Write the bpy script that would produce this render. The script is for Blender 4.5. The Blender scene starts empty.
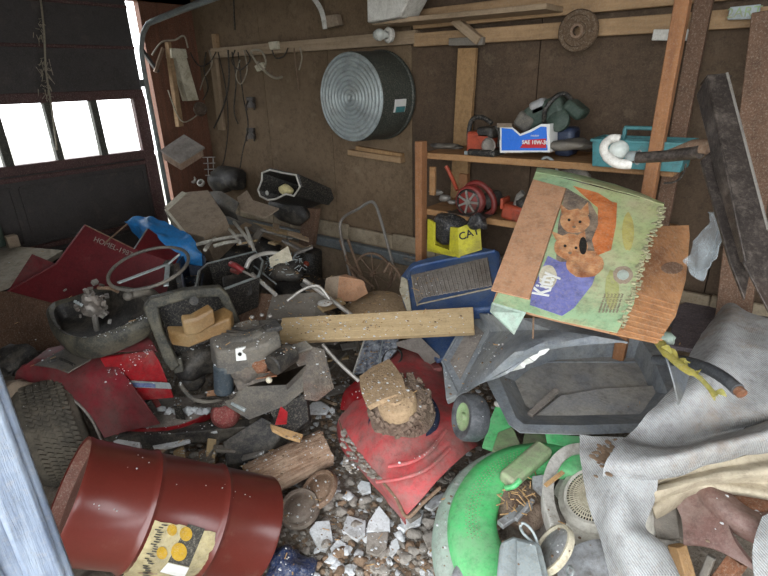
import bpy, bmesh, math, random
from math import sin, cos, pi, radians, sqrt, atan2, hypot
from mathutils import Vector as V, Matrix, noise as NZ
C = bpy.context.scene.collection
# ------------------------------------------------------------ camera
F = 510.0; PT = radians(22.2); YW = radians(39); RO = radians(1.7); CH = 1.5
cf = V((-sin(YW)*cos(PT), cos(YW)*cos(PT), -sin(PT))); r0 = V((cos(YW), sin(YW), 0)); u0 = r0.cross(cf)
cR = r0*cos(RO) - u0*sin(RO); cU = u0*cos(RO) + r0*sin(RO); CAM = V((0, 0, CH))
def ray(x, y): return cf + cR*((x-384)/F) - cU*((y-288)/F)
def D(x, y, t): return CAM + ray(x, y)*t                      # a point t metres in front of the camera
def Z(x, y, z):
    d = ray(x, y); return CAM + d*((z-CH)/d.z)
def Y(x, y, yy):
    d = ray(x, y); return CAM + d*(yy/d.y)
def X(x, y, xx):
    d = ray(x, y); return CAM + d*(xx/d.x)
class Plane:
    def __init__(s, a, b, c):
        s.o = a; s.n = (b-a).cross(c-a).normalized()
        if s.n.dot(CAM-a) < 0: s.n = -s.n
    def at(s, x, y, off=0.0):
        d = ray(x, y); o = s.o + s.n*off
        return CAM + d*((o-CAM).dot(s.n)/d.dot(s.n))
    def many(s, pts, off=0.0): return [s.at(x, y, off) for x, y in pts]
# ------------------------------------------------------------ mesh builder (world coordinates, or a local frame M)
def cr(p0, p1, p2, p3, t):
    return 0.5*((2*p1)+(p2-p0)*t+(2*p0-5*p1+4*p2-p3)*t*t+(3*p1-p0-3*p2+p3)*t*t*t)
def spline(pts, n=8, closed=False):
    pts = [V(p) for p in pts]; out = []; N = len(pts)
    if N < 3 and not closed: return [pts[0].lerp(pts[1], i/n) for i in range(n+1)]
    for i in range(N if closed else N-1):
        if closed: a, b, c, d = pts[i-1], pts[i], pts[(i+1) % N], pts[(i+2) % N]
        else: a, b, c, d = pts[max(i-1, 0)], pts[i], pts[i+1], pts[min(i+2, N-1)]
        for k in range(n): out.append(cr(a, b, c, d, k/n))
    if not closed: out.append(pts[-1])
    return out
def frame(o, x, z=V((0, 0, 1))):
    x = V(x).normalized(); y = V(z).cross(x)
    if y.length < 1e-5: y = V((0, 1, 0)).cross(x)
    y.normalize(); z = x.cross(y)
    m = Matrix((x, y, z)).transposed().to_4x4(); m.translation = o; return m
class MB:
    def __init__(s, M=None): s.v = []; s.f = []; s.M = M
    def add(s, vs, fs):
        b = len(s.v); s.v += [(s.M @ V(q)) if s.M else V(q) for q in vs]; s.f += [tuple(b+i for i in f) for f in fs]; return s
    def hexa(s, p): return s.add(p, [(0,3,2,1),(4,5,6,7),(0,1,5,4),(1,2,6,5),(2,3,7,6),(3,0,4,7)])
    def box(s, c, d, m=None):
        c = V(c); x, y, z = d[0]/2, d[1]/2, d[2]/2
        p = [V(q) for q in ((-x,-y,-z),(x,-y,-z),(x,y,-z),(-x,y,-z),(-x,-y,z),(x,-y,z),(x,y,z),(-x,y,z))]
        if m is not None: p = [m @ q for q in p]
        return s.hexa([c+q for q in p])
    def bar(s, a, b, w, h, up=V((0,0,1))):
        a, b = V(a), V(b); m = frame((a+b)/2, b-a, up); L = (b-a).length/2
        return s.hexa([m @ V(q) for q in ((-L,-w/2,-h/2),(L,-w/2,-h/2),(L,w/2,-h/2),(-L,w/2,-h/2),(-L,-w/2,h/2),(L,-w/2,h/2),(L,w/2,h/2),(-L,w/2,h/2))])
    def prism(s, pts, vec):
        pts = [V(p) for p in pts]; n = len(pts); vec = V(vec)
        return s.add(pts+[p+vec for p in pts], [tuple(range(n))[::-1], tuple(range(n, 2*n))]+[(i,(i+1)%n,n+(i+1)%n,n+i) for i in range(n)])
    def tube(s, pts, r, n=8, closed=False, flat=1.0):
        pts = [V(p) for p in pts]; N = len(pts); vs = []; fs = []; nr = None
        for i, p in enumerate(pts):
            if closed: t = pts[(i+1) % N]-pts[i-1]
            else: t = pts[min(i+1, N-1)]-pts[max(i-1, 0)]
            if t.length < 1e-9: t = V((0,0,1))
            t.normalize()
            if nr is None: nr = t.orthogonal().normalized()
            nr = (nr - t*nr.dot(t)).normalized(); bn = t.cross(nr)
            q = r[i] if isinstance(r, (list, tuple)) else r
            for k in range(n):
                a = 2*pi*k/n; vs.append(p+nr*(cos(a)*q)+bn*(sin(a)*q*flat))
        for i in range(N if closed else N-1):
            j = (i+1) % N
            for k in range(n): fs.append((i*n+k, i*n+(k+1)%n, j*n+(k+1)%n, j*n+k))
        if not closed: fs += [tuple(range(n))[::-1], tuple((N-1)*n+k for k in range(n))]
        return s.add(vs, fs)
    def cyl(s, a, b, r, r2=None, n=20): return s.tube([a, b], [r, r if r2 is None else r2], n)
    def lathe(s, prof, o, ax, n=32, ref=None, a0=0, a1=2*pi, sx=1.0):
        ax = V(ax).normalized(); x = (V(ref) if ref else ax.orthogonal()); x = (x-ax*x.dot(ax)).normalized(); y = ax.cross(x); o = V(o)
        full = abs(a1-a0-2*pi) < 1e-6; m = n if full else n+1; vs = []; fs = []
        for r, h in prof:
            for k in range(m):
                a = a0+(a1-a0)*k/n; vs.append(o+ax*h+x*(cos(a)*r*sx)+y*(sin(a)*r))
        for i in range(len(prof)-1):
            for k in range(n):
                j = (k+1) % m; fs.append((i*m+k, i*m+j, (i+1)*m+j, (i+1)*m+k))
        return s.add(vs, fs)
    def rock(s, c, r, seed=0, sq=(1,1,1), sub=2, amp=.35, m=None):
        bm = bmesh.new(); bmesh.ops.create_icosphere(bm, subdivisions=sub, radius=1); rn = random.Random(seed); o = V((rn.random()*50, rn.random()*50, rn.random()*50))
        vs = []
        for q in bm.verts:
            p = q.co*(1+amp*NZ.noise(q.co*1.1+o)+amp*.4*NZ.noise(q.co*2.7+o)); p = V((p.x*sq[0], p.y*sq[1], p.z*sq[2]))*r
            if m is not None: p = m @ p
            vs.append(V(c)+p)
        fs = [tuple(x.index for x in f.verts) for f in bm.faces]; bm.free(); return s.add(vs, fs)
    def ball(s, c, r, sc=(1,1,1), n=14):
        prof = [(max(1e-4, sin(pi*i/n))*r*sc[0], -cos(pi*i/n)*r*sc[2]) for i in range(n+1)]
        return s.lathe(prof, c, (0,0,1), n*2)
    def patch(s, rows, nu=4, nv=4, th=.004, wob=0.0, ws=8.0, seed=0, closed=False):
        R = [spline(r, nu) for r in rows]; cols = len(R[0]); G = [spline([R[i][j] for i in range(len(R))], nv) for j in range(cols)]
        nr = len(G[0]); P = [[G[j][i] for j in range(cols)] for i in range(nr)]; vs = []
        def nor(i, j):
            a = P[min(i+1, nr-1)][j]-P[max(i-1, 0)][j]; b = P[i][min(j+1, cols-1)]-P[i][max(j-1, 0)]; q = b.cross(a)
            return q.normalized() if q.length > 1e-12 else V((0,0,1))
        A = []; B = []; o = V((seed*3.7, 0, 0))
        for i in range(nr):
            for j in range(cols):
                q = nor(i, j); p = P[i][j]
                if wob: p = p+q*(wob*(NZ.noise(p*ws+o)+.5*NZ.noise(p*ws*2.3+o)))
                A.append(p); B.append(p-q*th)
        fs = []; n = nr*cols
        for i in range(nr-1):
            for j in range(cols-1):
                a = i*cols+j; fs.append((a, a+cols, a+cols+1, a+1)); fs.append((n+a, n+a+1, n+a+cols+1, n+a+cols))
        for j in range(cols-1): fs.append((j, j+1, n+j+1, n+j)); a = (nr-1)*cols+j; fs.append((a+1, a, n+a, n+a+1))
        for i in range(nr-1): a = i*cols; fs.append((a+cols, a, n+a, n+a+cols)); a = i*cols+cols-1; fs.append((a, a+cols, n+a+cols, n+a))
        return s.add(A+B, fs)
    def text(s, body, M, size=.1, ext=.0008, sx=1.0, off=0.0):
        cu = bpy.data.curves.new('t', 'FONT'); cu.body = body; cu.size = size; cu.extrude = ext; cu.align_x = 'CENTER'; cu.align_y = 'CENTER'; cu.offset = off; cu.resolution_u = 3
        ob = bpy.data.objects.new('t', cu); C.objects.link(ob); dg = bpy.context.evaluated_depsgraph_get(); dg.update()
        me = ob.evaluated_get(dg).to_mesh(); vs = [M @ V((q.co.x*sx, q.co.y, q.co.z)) for q in me.vertices]; fs = [tuple(f.vertices) for f in me.polygons]
        ob.evaluated_get(dg).to_mesh_clear(); bpy.data.objects.remove(ob); bpy.data.curves.remove(cu); return s.add(vs, fs)
    def build(s, name, mat, parent=None, bev=0.0, smooth=35, weld=False, seg=2):
        inv = ROOTS[parent.name].inverted() if parent is not None else (s.M.inverted() if s.M and False else None)
        if parent is None:
            lo = V([min(q[i] for q in s.v) for i in range(3)]); hi = V([max(q[i] for q in s.v) for i in range(3)])
            o = V(((lo.x+hi.x)/2, (lo.y+hi.y)/2, lo.z))
            if s.M is not None: base = s.M.to_3x3().normalized().to_4x4(); base.translation = o
            else: base = Matrix.Translation(o)
            inv = base.inverted()
        me = bpy.data.meshes.new(name); me.from_pydata([inv @ q for q in s.v], [], s.f); me.validate()
        bm = bmesh.new(); bm.from_mesh(me)
        if weld: bmesh.ops.remove_doubles(bm, verts=bm.verts, dist=1e-5)
        bmesh.ops.recalc_face_normals(bm, faces=bm.faces); bm.to_mesh(me); bm.free()
        me.materials.append(mat)
        ob = bpy.data.objects.new(name, me); C.objects.link(ob)
        if parent is not None: ob.parent = parent; ROOTS[ob.name] = ROOTS[parent.name]
        else: ob.matrix_world = base; ROOTS[ob.name] = base
        if smooth:
            for p in me.polygons: p.use_smooth = True
            me.set_sharp_from_angle(angle=radians(smooth))
        if bev:
            b = ob.modifiers.new('bevel', 'BEVEL'); b.width = bev; b.segments = seg; b.limit_method = 'ANGLE'; b.angle_limit = radians(40)
        return ob
ROOTS = {}
def tag(o, label, cat, group=None, kind=None):
    if label: o['label'] = label
    if cat: o['category'] = cat
    if group: o['group'] = group
    if kind: o['kind'] = kind
    return o
def thing(name, label, cat, M, group=None):
    if not isinstance(M, Matrix): M = Matrix.Translation(V(M))
    o = bpy.data.objects.new(name, None); C.objects.link(o); o.empty_display_size = .05; o.matrix_world = M; ROOTS[o.name] = M.copy()
    return tag(o, label, cat, group)
def struct(name, mb, mat, bev=0, parent=None, smooth=35):
    o = mb.build(name, mat, parent, bev, smooth)
    if parent is None: o['kind'] = 'structure'
    return o
# ------------------------------------------------------------ materials
def lin(h):
    c = [int(h[i:i+2], 16)/255 for i in (0, 2, 4)]
    return tuple((x/12.92 if x <= .04045 else ((x+.055)/1.055)**2.4) for x in c)+(1,)
def mul_(N, L, f, col, k):
    dk = N.new('ShaderNodeMix'); dk.data_type = 'RGBA'; dk.blend_type = 'MULTIPLY'; dk.inputs[7].default_value = (.42, .40, .38, 1)
    fm = N.new('ShaderNodeMath'); fm.operation = 'MULTIPLY'; fm.inputs[1].default_value = k; L.new(f, fm.inputs[0]); L.new(fm.outputs[0], dk.inputs[0]); L.new(col, dk.inputs[6]); return dk.outputs[2]
def mat(name, c1, c2=None, sc=6, rough=.7, metal=0, bump=.25, dust=None, da=.3, ds=9, stretch=(1,1,1), fine=1.0, stain=None, sa=.3, bscale=None, spec=.4, contrast=.25, wave=None, coat=0):
    m = bpy.data.materials.new(name); m.use_nodes = True; nt = m.node_tree; N = nt.nodes; L = nt.links; B = N['Principled BSDF']
    tc = N.new('ShaderNodeTexCoord'); mp = N.new('ShaderNodeMapping'); mp.inputs['Scale'].default_value = stretch; L.new(tc.outputs['Object'], mp.inputs['Vector'])
    def nz(s, det=6, vec=None, ro=.6):
        n = N.new('ShaderNodeTexNoise'); n.inputs['Scale'].default_value = s; n.inputs['Detail'].default_value = det; n.inputs['Roughness'].default_value = ro
        L.new(vec or mp.outputs['Vector'], n.inputs['Vector']); return n.outputs['Fac']
    def ramp(s, a, b):
        r = N.new('ShaderNodeValToRGB'); r.color_ramp.elements[0].position = a; r.color_ramp.elements[1].position = b; L.new(s, r.inputs['Fac']); return r.outputs['Color']
    def mix(f, a, b, k=1.0):
        x = N.new('ShaderNodeMix'); x.data_type = 'RGBA'
        if k != 1.0:
            mm = N.new('ShaderNodeMath'); mm.operation = 'MULTIPLY'; mm.inputs[1].default_value = k; L.new(f, mm.inputs[0]); f = mm.outputs[0]
        L.new(f, x.inputs[0])
        for v, i in ((a, 6), (b, 7)):
            if isinstance(v, tuple): x.inputs[i].default_value = v
            else: L.new(v, x.inputs[i])
        return x.outputs[2]
    col = mix(ramp(nz(sc), .5-contrast, .5+contrast), lin(c1), lin(c2 or c1))
    if wave:
        w = N.new('ShaderNodeTexWave'); w.inputs['Scale'].default_value = wave[0]; w.inputs['Distortion'].default_value = wave[2]; w.inputs['Detail'].default_value = 2; w.bands_direction = wave[3] if len(wave) > 3 else 'X'
        L.new(tc.outputs['Object'], w.inputs['Vector']); col = mix(w.outputs['Fac'], col, lin(wave[1]), wave[4] if len(wave) > 4 else .6)
    if stain: col = mix(ramp(nz(sc*.35, 4, tc.outputs['Object']), .5, .68), col, lin(stain), sa)
    if dust: col = mix(ramp(nz(ds, 9, tc.outputs['Object'], .75), .62-da*.5, .74-da*.2), col, lin(dust), .85)
    if fine:
        col = mul_(N, L, ramp(nz(24, 7, tc.outputs['Object'], .7), .47, .66), col, .5*min(fine, 1))
        dk = N.new('ShaderNodeMix'); dk.data_type = 'RGBA'; dk.blend_type = 'MULTIPLY'; dk.inputs[7].default_value = (.38, .36, .34, 1)
        fm = N.new('ShaderNodeMath'); fm.operation = 'MULTIPLY'; fm.inputs[1].default_value = .55*fine; L.new(ramp(nz(75, 6, tc.outputs['Object'], .8), .5, .72), fm.inputs[0]); L.new(fm.outputs[0], dk.inputs[0]); L.new(col, dk.inputs[6]); col = dk.outputs[2]
        col = mix(ramp(nz(130, 4, tc.outputs['Object'], .85), .5, .68), col, lin(dust or 'a59c8c'), .42*fine)
    L.new(col, B.inputs['Base Color']); B.inputs['Roughness'].default_value = rough; B.inputs['Metallic'].default_value = metal; B.inputs['Specular IOR Level'].default_value = spec
    if coat: B.inputs['Coat Weight'].default_value = coat; B.inputs['Coat Roughness'].default_value = .2
    if bump:
        b = N.new('ShaderNodeBump'); b.inputs['Strength'].default_value = bump; b.inputs['Distance'].default_value = .01
        L.new((w.outputs['Fac'] if wave and len(wave) > 5 else nz(bscale or sc*5, 6)), b.inputs['Height']); L.new(b.outputs['Normal'], B.inputs['Normal'])
    return m
def wood(name, a, b, ax='X', k=1.0, rough=.75, stain=None, sa=.4, dust=None, da=.3):
    st = {'X': (1,14,14), 'Y': (14,1,14), 'Z': (14,14,1)}[ax]
    return mat(name, a, b, sc=3*k, stretch=st, rough=rough, bump=.3, stain=stain, sa=sa, dust=dust, da=da, contrast=.2, fine=.6)
DUST = '9c9284'
M = {}
M['ply'] = mat('brown_wall_board', '3c3127', '5c4938', sc=2.2, rough=.85, stain='6a5844', sa=.5, dust='6e604e', da=.12, bump=.3, stretch=(1,1,.6))
M['ply_bounce'] = mat('bounce_board', '6e6252', '7c7060', sc=3, rough=.9)  # unseen ceiling and front wall boards, made paler to bounce light inside
M['ply_lit'] = mat('lit_brown_wall_board', '66543f', '7c6852', sc=2.6, rough=.85, stain='55432f', sa=.5, dust='85745e', da=.12, bump=.3, stretch=(1,1,.6))  # left boards paler: their own tone plus brighter light put into the colour
M['plaster'] = mat('crumbling_plaster', '86765f', 'a39680', sc=7, rough=.9, stain='5a4a3a', sa=.7, bump=.6)
M['bluegrey'] = mat('blue_grey_sill', '5c6468', '74797a', sc=9, rough=.8, stain='564a3e', sa=.6, bump=.4)
M['concrete_wall'] = mat('dirty_concrete', '7a6852', '8c7862', sc=5, rough=.9, bump=.4)
M['dirt'] = mat('dirt_floor', '5a5046', '887c6e', sc=9, rough=.95, bump=.9, dust='9d958a', da=.25, ds=25)
M['door'] = mat('dark_painted_door', '3c3938', '494443', sc=5, rough=.6, dust='6a625c', da=.14, ds=12, bump=.15)
M['door_edge'] = mat('reddish_dark_door_rail', '4a3030', '573838', sc=5, rough=.6, bump=.15)
M['mullion'] = mat('greenish_window_mullion', '3a3b36', '4a4a42', sc=9, rough=.7)
M['studred'] = wood('reddish_stud_wood', '5c3a2a', '744a36', 'Z')
M['beam'] = wood('grey_brown_beam_wood', '8a765c', 'a8927a', 'X', stain='5f4e3c', sa=.6)
M['beam2'] = wood('warm_beam_wood', '8c7152', 'ac8c68', 'X', stain='5a4430', sa=.6)
M['stud'] = wood('honey_stud_wood', '8a6a45', 'a5835a', 'Z', stain='5f452c')
M['post'] = wood('red_brown_post_wood', '84583a', 'a07048', 'Z', stain='4c2d1b')
M['shelf'] = wood('shelf_wood', '8a6540', 'a87f54', 'X', stain='5c4230')
M['plank'] = wood('dusty_tan_plank', 'a08a66', 'b89f78', 'X', k=1.3, stain='7c684a', sa=.3)
M['greyboard'] = wood('weathered_grey_board', '6a655d', '827a70', 'X', stain='4c4742', sa=.5)
M['darkboard'] = wood('dark_weathered_board', '4a4644', '5d5856', 'X', stain='38322f')
M['bluepost'] = wood('weathered_blue_white_paint', '5f6c82', '98a4b4', 'Z', k=2.2, stain='4c5a70', sa=.6)
M['drum'] = mat('oxide_red_drum_paint', '56201a', '632720', sc=3, rough=.3, stain='4c281e', sa=.45, bump=.05, coat=.35, contrast=.4, fine=.25, dust='6c4a40', da=.1, ds=5)
M['drumrust'] = mat('rusty_drum_lid', '5c3228', '704c40', sc=9, rough=.7, bump=.3, stain='a07a68', sa=.6)
M['redpaint'] = mat('dusty_red_paint', '82222c', '6c2c32', sc=4, rough=.45, dust='5f4844', da=.45, ds=7, bump=.1)
M['redbright'] = mat('bright_red_paint', '9a141c', '84181f', sc=6, rough=.4, dust='7a5450', da=.22, ds=8, bump=.1)
M['reddeck'] = mat('worn_red_mower_paint', 'd42a36', 'c83a42', sc=5, rough=.45, dust='866e68', da=.6, ds=5, bump=.2)
M['redbox'] = mat('dark_red_sheet_metal', '5c141a', '661a20', sc=4, rough=.5, stain='42181a', sa=.5, bump=.1, dust='6c3a3a', da=.12)
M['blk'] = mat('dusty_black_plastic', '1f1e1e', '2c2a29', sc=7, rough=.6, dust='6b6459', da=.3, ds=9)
M['blkc'] = mat('clean_black_plastic', '141414', '1f1e1e', sc=7, rough=.5, bump=.1)
M['seat'] = mat('cracked_black_vinyl', '2c2c29', '3f3e39', sc=9, rough=.6, dust='77715f', da=.35, ds=12, bump=.4)
M['tyre'] = mat('dusty_tyre_rubber', '45413a', '5c564c', sc=9, rough=.85, dust='70685a', da=.35)
M['steel'] = mat('dull_grey_steel', '77736e', '96928c', sc=12, rough=.5, metal=.3, stain='5c4636', sa=.5, bump=.15)
M['chrome'] = mat('bright_tube_metal', 'b8b4ae', 'd0ccc4', sc=12, rough=.4, metal=.3, stain='7a6a58', sa=.4, bump=.1)
M['rusty'] = mat('rusty_tube_metal', '6e5646', '8c725c', sc=16, rough=.7, metal=.1, bump=.3)
M['rustor'] = mat('orange_rust', '6a4430', '8a5c40', sc=18, rough=.85, bump=.5)
M['blksteel'] = mat('black_flaking_steel', '2f2a28', '3e3733', sc=9, rough=.45, metal=.3, dust='6f665f', da=.25, ds=20, bump=.3, stain='4a342a', sa=.4)
M['galv'] = mat('galvanised_steel', '8a9496', 'a2aaaa', sc=9, rough=.5, metal=.2, stain='78766c', sa=.4, bump=.15)
M['tubdark'] = mat('dark_green_tub_side', '2e3330', '3b403a', sc=6, rough=.6)
M['cream'] = mat('cream_plastic', 'cfc8b2', 'b9b09a', sc=7, rough=.55, dust='938871', da=.2)
M['white'] = mat('dirty_white', 'd2d0ca', 'bdbab2', sc=7, rough=.6, dust='8f8778', da=.18)
M['cord'] = mat('dark_cord', '24201d', '332c27', rough=.7, bump=0)
M['cordw'] = mat('pale_cord', 'a59c8a', '8d8372', rough=.7, bump=0)
M['card'] = mat('brown_cardboard', 'a87c5c', 'b88c6c', sc=4, rough=.9, stain='8a6044', sa=.4, bump=.15)
M['carddull'] = mat('dusty_cardboard', '8b7a68', '9c8b78', sc=4, rough=.9, stain='76644f', sa=.4, bump=.15)
M['cardwet'] = mat('orange_stained_cardboard', '9c6a44', 'b48458', sc=9, rough=.85, stain='70482e', sa=.8, bump=.2)
M['teal'] = mat('teal_plastic', '3c767a', '488488', sc=5, rough=.5, dust='4c6f72', da=.2)
M['tarp'] = mat('blue_tarp', '1f74b8', '2f82c4', sc=6, rough=.5, bump=.3, stain='185484', sa=.5, dust='5c7f98', da=.15)
M['navy'] = mat('dusty_navy_plastic', '24406c', '2e4c7c', sc=5, rough=.5, dust='64728a', da=.38, ds=6)
M['navydark'] = mat('dark_navy_plastic', '161f34', '1f2b44', sc=5, rough=.5, dust='4c5566', da=.2)
M['ribgrey'] = mat('dusty_ribbed_panel', '77706a', '928b84', sc=9, rough=.9, bump=.4, stain='5a4c44', sa=.5)
M['yellow'] = mat('yellow_plastic', 'c4bc30', 'b4ac2c', sc=5, rough=.5, dust='8f8640', da=.25)
M['orange'] = mat('orange_plastic', 'a84830', '94402c', sc=5, rough=.5, dust='6a4434', da=.2)
M['toolred'] = mat('dirty_red_plastic', '8a302c', '5c2824', sc=9, rough=.5, dust='5c3c34', da=.25)
M['toolgreen'] = mat('dark_green_casing', '2a3a32', '37463c', sc=8, rough=.6, dust='5c625a', da=.3)
M['oilbox'] = mat('blue_carton', '1e62c4', '2a72d4', sc=4, rough=.5, bump=0, fine=.3)
M['paperwhite'] = mat('white_print', 'dcdcd8', 'd0d0cc', rough=.6, bump=0, fine=.2)
M['redprint'] = mat('red_print', 'b02028', rough=.6, bump=0, fine=.2)
M['blackprint'] = mat('black_print', '1c1b1a', rough=.6, bump=0, fine=.2)
M['bagblack'] = mat('black_plastic_bag', '1b1c20', '2a2b30', sc=12, rough=.3, bump=.6)
M['tote'] = mat('chalky_black_tote', '6a7078', '80868c', sc=4, rough=.6, dust='9c9d98', da=.35, ds=5, stain='70685a', sa=.4, bump=.15)
M['totein'] = mat('dirty_tote_floor', '7e8084', '919090', sc=4, rough=.8, dust='aca79c', da=.5, ds=4)
M['green'] = mat('bright_green_paint', '44bc66', '5cc67e', sc=3, rough=.5, dust='84a884', da=.42, ds=4, bump=.15, stain='8a9c6c', sa=.4)
M['greendirty'] = mat('grimy_green_paint', '79a06c', '8d9c74', sc=5, rough=.6, dust='9a9282', da=.45, ds=6, bump=.3)
M['greenpale'] = mat('pale_chalky_green', '8aa694', 'a2b2a8', sc=5, rough=.6, dust='a5a8a0', da=.4, ds=6)
M['cowl'] = mat('off_white_cowl', 'c4c1b8', 'd0ccc0', sc=6, rough=.6, dust='9c9484', da=.15)
M['greycast'] = mat('pale_grey_casting', '9ca0a4', 'b0b3b6', sc=7, rough=.55, metal=.2, dust='85807a', da=.4, bump=.3)
M['engine'] = mat('grimy_engine_block', '4a4642', '66605a', sc=18, rough=.8, bump=.8, dust='7a6f62', da=.35, ds=22, stain='6e4630', sa=.5)
M['shroud'] = mat('dusty_grey_shroud', '44423f', '55524e', sc=5, rough=.65, dust='8c8477', da=.38, ds=6)
M['coarse'] = mat('rust_engine_crust', '8a7666', 'a08e7c', sc=22, rough=.95, bump=1.0, dust='6e5c50', da=.5, ds=30, stain='5c4038', sa=.7)
M['tancap'] = mat('chipboard_tan', 'a98f70', 'b89e7e', sc=24, rough=.9, bump=.4, dust='8c765c', da=.4, ds=60)
M['tank'] = mat('amber_tan_tank', '6e5230', '80623c', sc=4, rough=.5, dust='9a8460', da=.3, ds=6)
M['bark'] = mat('peeling_bark', '7c5c46', 'b89c84', sc=9, stretch=(1,7,7), rough=.95, bump=1.0, stain='c8b098', sa=.7, contrast=.15)
M['cutwood'] = mat('cut_wood', 'b08a5c', 'c4a070', sc=14, rough=.85, bump=.3)
M['fabric'] = mat('ribbed_grey_matting', 'aeb0b1', 'bcbdbc', sc=5, rough=.95, stain='8f8b84', sa=.4, wave=(66, '7c8084', .5, 'DIAGONAL', .55, 1), bump=.35, dust='9c8c7c', da=.14, ds=4)
M['beige'] = mat('beige_canvas', 'a89c86', 'b9ae98', sc=5, rough=.9, stain='8a7c66', sa=.5, bump=.35)
M['brownleather'] = mat('cracked_brown_leather', '664a44', '785a52', sc=5, rough=.6, dust='8c7a72', da=.4, stain='8a4c38', sa=.4)
M['chunk'] = mat('white_plaster_chunk', 'bfc3c6', 'd6d9da', sc=9, rough=.85, dust='9c9890', da=.25, bump=.4)
M['chunkg'] = mat('grey_rubble_stone', '8c867e', 'aaa49b', sc=9, rough=.9, dust='6a6054', da=.3, bump=.5)
M['chunkb'] = mat('brown_rubble_stone', '765f4c', '947e68', sc=9, rough=.9, dust='6a6054', da=.3, bump=.5)
M['pipeplastic'] = mat('black_hose_rubber', '2e3034', '44474b', sc=6, rough=.5, dust='6a6c6e', da=.25)
M['yellowveg'] = mat('withered_yellow_leaf', 'a5933c', '8a8a4a', sc=18, rough=.8, bump=.3)
M['slabwhite'] = mat('pale_speckled_slab', 'a8a193', '968d7c', sc=30, rough=.9, bump=.3)
M['panelbrown'] = mat('brown_scrap_panel', '5c4434', '6e5240', sc=4, rough=.8, stain='483226', sa=.4)
M['navybag'] = mat('navy_plastic_bag', '1c2a48', '2c3a5c', sc=12, rough=.3, bump=.7)
M['pad'] = mat('red_dirty_round', '6a2a28', '8a4440', sc=14, rough=.8, bump=.4)
M['bluetext'] = mat('blue_print', '58648c', rough=.6, bump=0)
M['mintprint'] = mat('mint_print', '86a884', 'a8bc90', sc=7, rough=.7, bump=.15, stain='b4b070', sa=.7, dust='aca484', da=.3, ds=7)
M['purpleprint'] = mat('purple_print', '5c5c94', '8084bc', sc=14, rough=.6, bump=.1)
M['furprint'] = mat('orange_fur_print', 'a86c44', 'cc9c70', sc=34, rough=.7, bump=.1, stain='7c4c34', sa=.7, contrast=.14)
M['orangeprint'] = mat('orange_print', 'b4602c', 'cc7c48', sc=30, rough=.7, bump=.1, contrast=.14)
M['greyprint'] = mat('smoky_print', '5c5048', '94806c', sc=22, rough=.7, bump=.1, contrast=.14)
M['yellowprint'] = mat('gold_print', 'b89420', 'a07c18', sc=20, rough=.7, bump=.1)
M['labelpaper'] = mat('torn_label_paper', 'a89a70', 'b8ac86', sc=14, rough=.85, bump=.3, stain='5f5a48', sa=.5)
M['graphite'] = mat('charcoal_print', '36342e', '403e38', rough=.8, sc=30, bump=0)
def clear_mat(name, alpha, col='ffffff', rough=.1):
    m = bpy.data.materials.new(name); m.use_nodes = True; N = m.node_tree.nodes; L = m.node_tree.links; out = N['Material Output']; B = N['Principled BSDF']
    B.inputs['Base Color'].default_value = lin(col); B.inputs['Roughness'].default_value = rough
    t = N.new('ShaderNodeBsdfTransparent'); x = N.new('ShaderNodeMixShader'); n = N.new('ShaderNodeTexNoise'); n.inputs['Scale'].default_value = 14; n.inputs['Detail'].default_value = 8
    tc = N.new('ShaderNodeTexCoord'); L.new(tc.outputs['Object'], n.inputs['Vector']); mm = N.new('ShaderNodeMapRange'); mm.inputs['From Min'].default_value = .35; mm.inputs['From Max'].default_value = .75
    mm.inputs['To Min'].default_value = alpha*.4; mm.inputs['To Max'].default_value = min(1, alpha*1.8); L.new(n.outputs['Fac'], mm.inputs['Value']); L.new(mm.outputs['Result'], x.inputs[0]); L.new(t.outputs[0], x.inputs[1]); L.new(B.outputs[0], x.inputs[2]); L.new(x.outputs[0], out.inputs['Surface']); return m
M['glass'] = clear_mat('dusty_window_glass', .12, 'c8c8c0', .2)
M['film'] = clear_mat('clear_plastic_film', .42, 'a8b0b4', .12)
M['bulbglass'] = clear_mat('frosted_bulb_glass', .8, 'cfd2cc', .25)
# ------------------------------------------------------------ the setting
WY = 2.5; LX = -3.8; RX = 2.3; CZ = 2.32
def hgt(x, y):
    def g(cx, cy, sx, sy, a): return a*math.exp(-((x-cx)/sx)**2-((y-cy)/sy)**2)
    h = g(-2.3, 1.75, .7, .55, .26)+g(-.35, 1.75, .65, .5, .26)+g(-3.2, 1.3, .6, .6, .3)+g(-3.2, 2.2, .7, .4, .4)+g(.6, 1.6, .5, .6, .2)+g(-1.42, .28, .1, .12, .12)-g(-1.2, .62, .2, .2, .07)+g(-1.3, 2.2, .7, .3, .2)
    return h+.02*NZ.noise(V((x*3, y*3, 0)))+.012*NZ.noise(V((x*11, y*11, 3)))
def onf(x, y, up=0.0):
    z = 0.0
    for k in range(12): p = Z(x, y, z); z = .5*z+.5*(hgt(p.x, p.y)+up)
    return Z(x, y, z)
mb = MB(); nx, ny = 150, 90
x0, x1, y0, y1 = LX, RX, -1.2, WY
mb.add([V((x0+(x1-x0)*i/nx, y0+(y1-y0)*j/ny, hgt(x0+(x1-x0)*i/nx, y0+(y1-y0)*j/ny))) for j in range(ny+1) for i in range(nx+1)],
       [(j*(nx+1)+i, j*(nx+1)+i+1, (j+1)*(nx+1)+i+1, (j+1)*(nx+1)+i) for j in range(ny) for i in range(nx)])
struct('floor', mb, M['dirt'], smooth=80)
M['ground'] = mat('outside_ground', '8a8a80', 'a0a094', rough=.95)
struct('ground', MB().box((0, -9.2, -.06), (40, 16, .1)), M['ground'])
struct('ground', MB().box((-14, 2.5, -.06), (20, 8, .1)), M['ground'])
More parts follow.
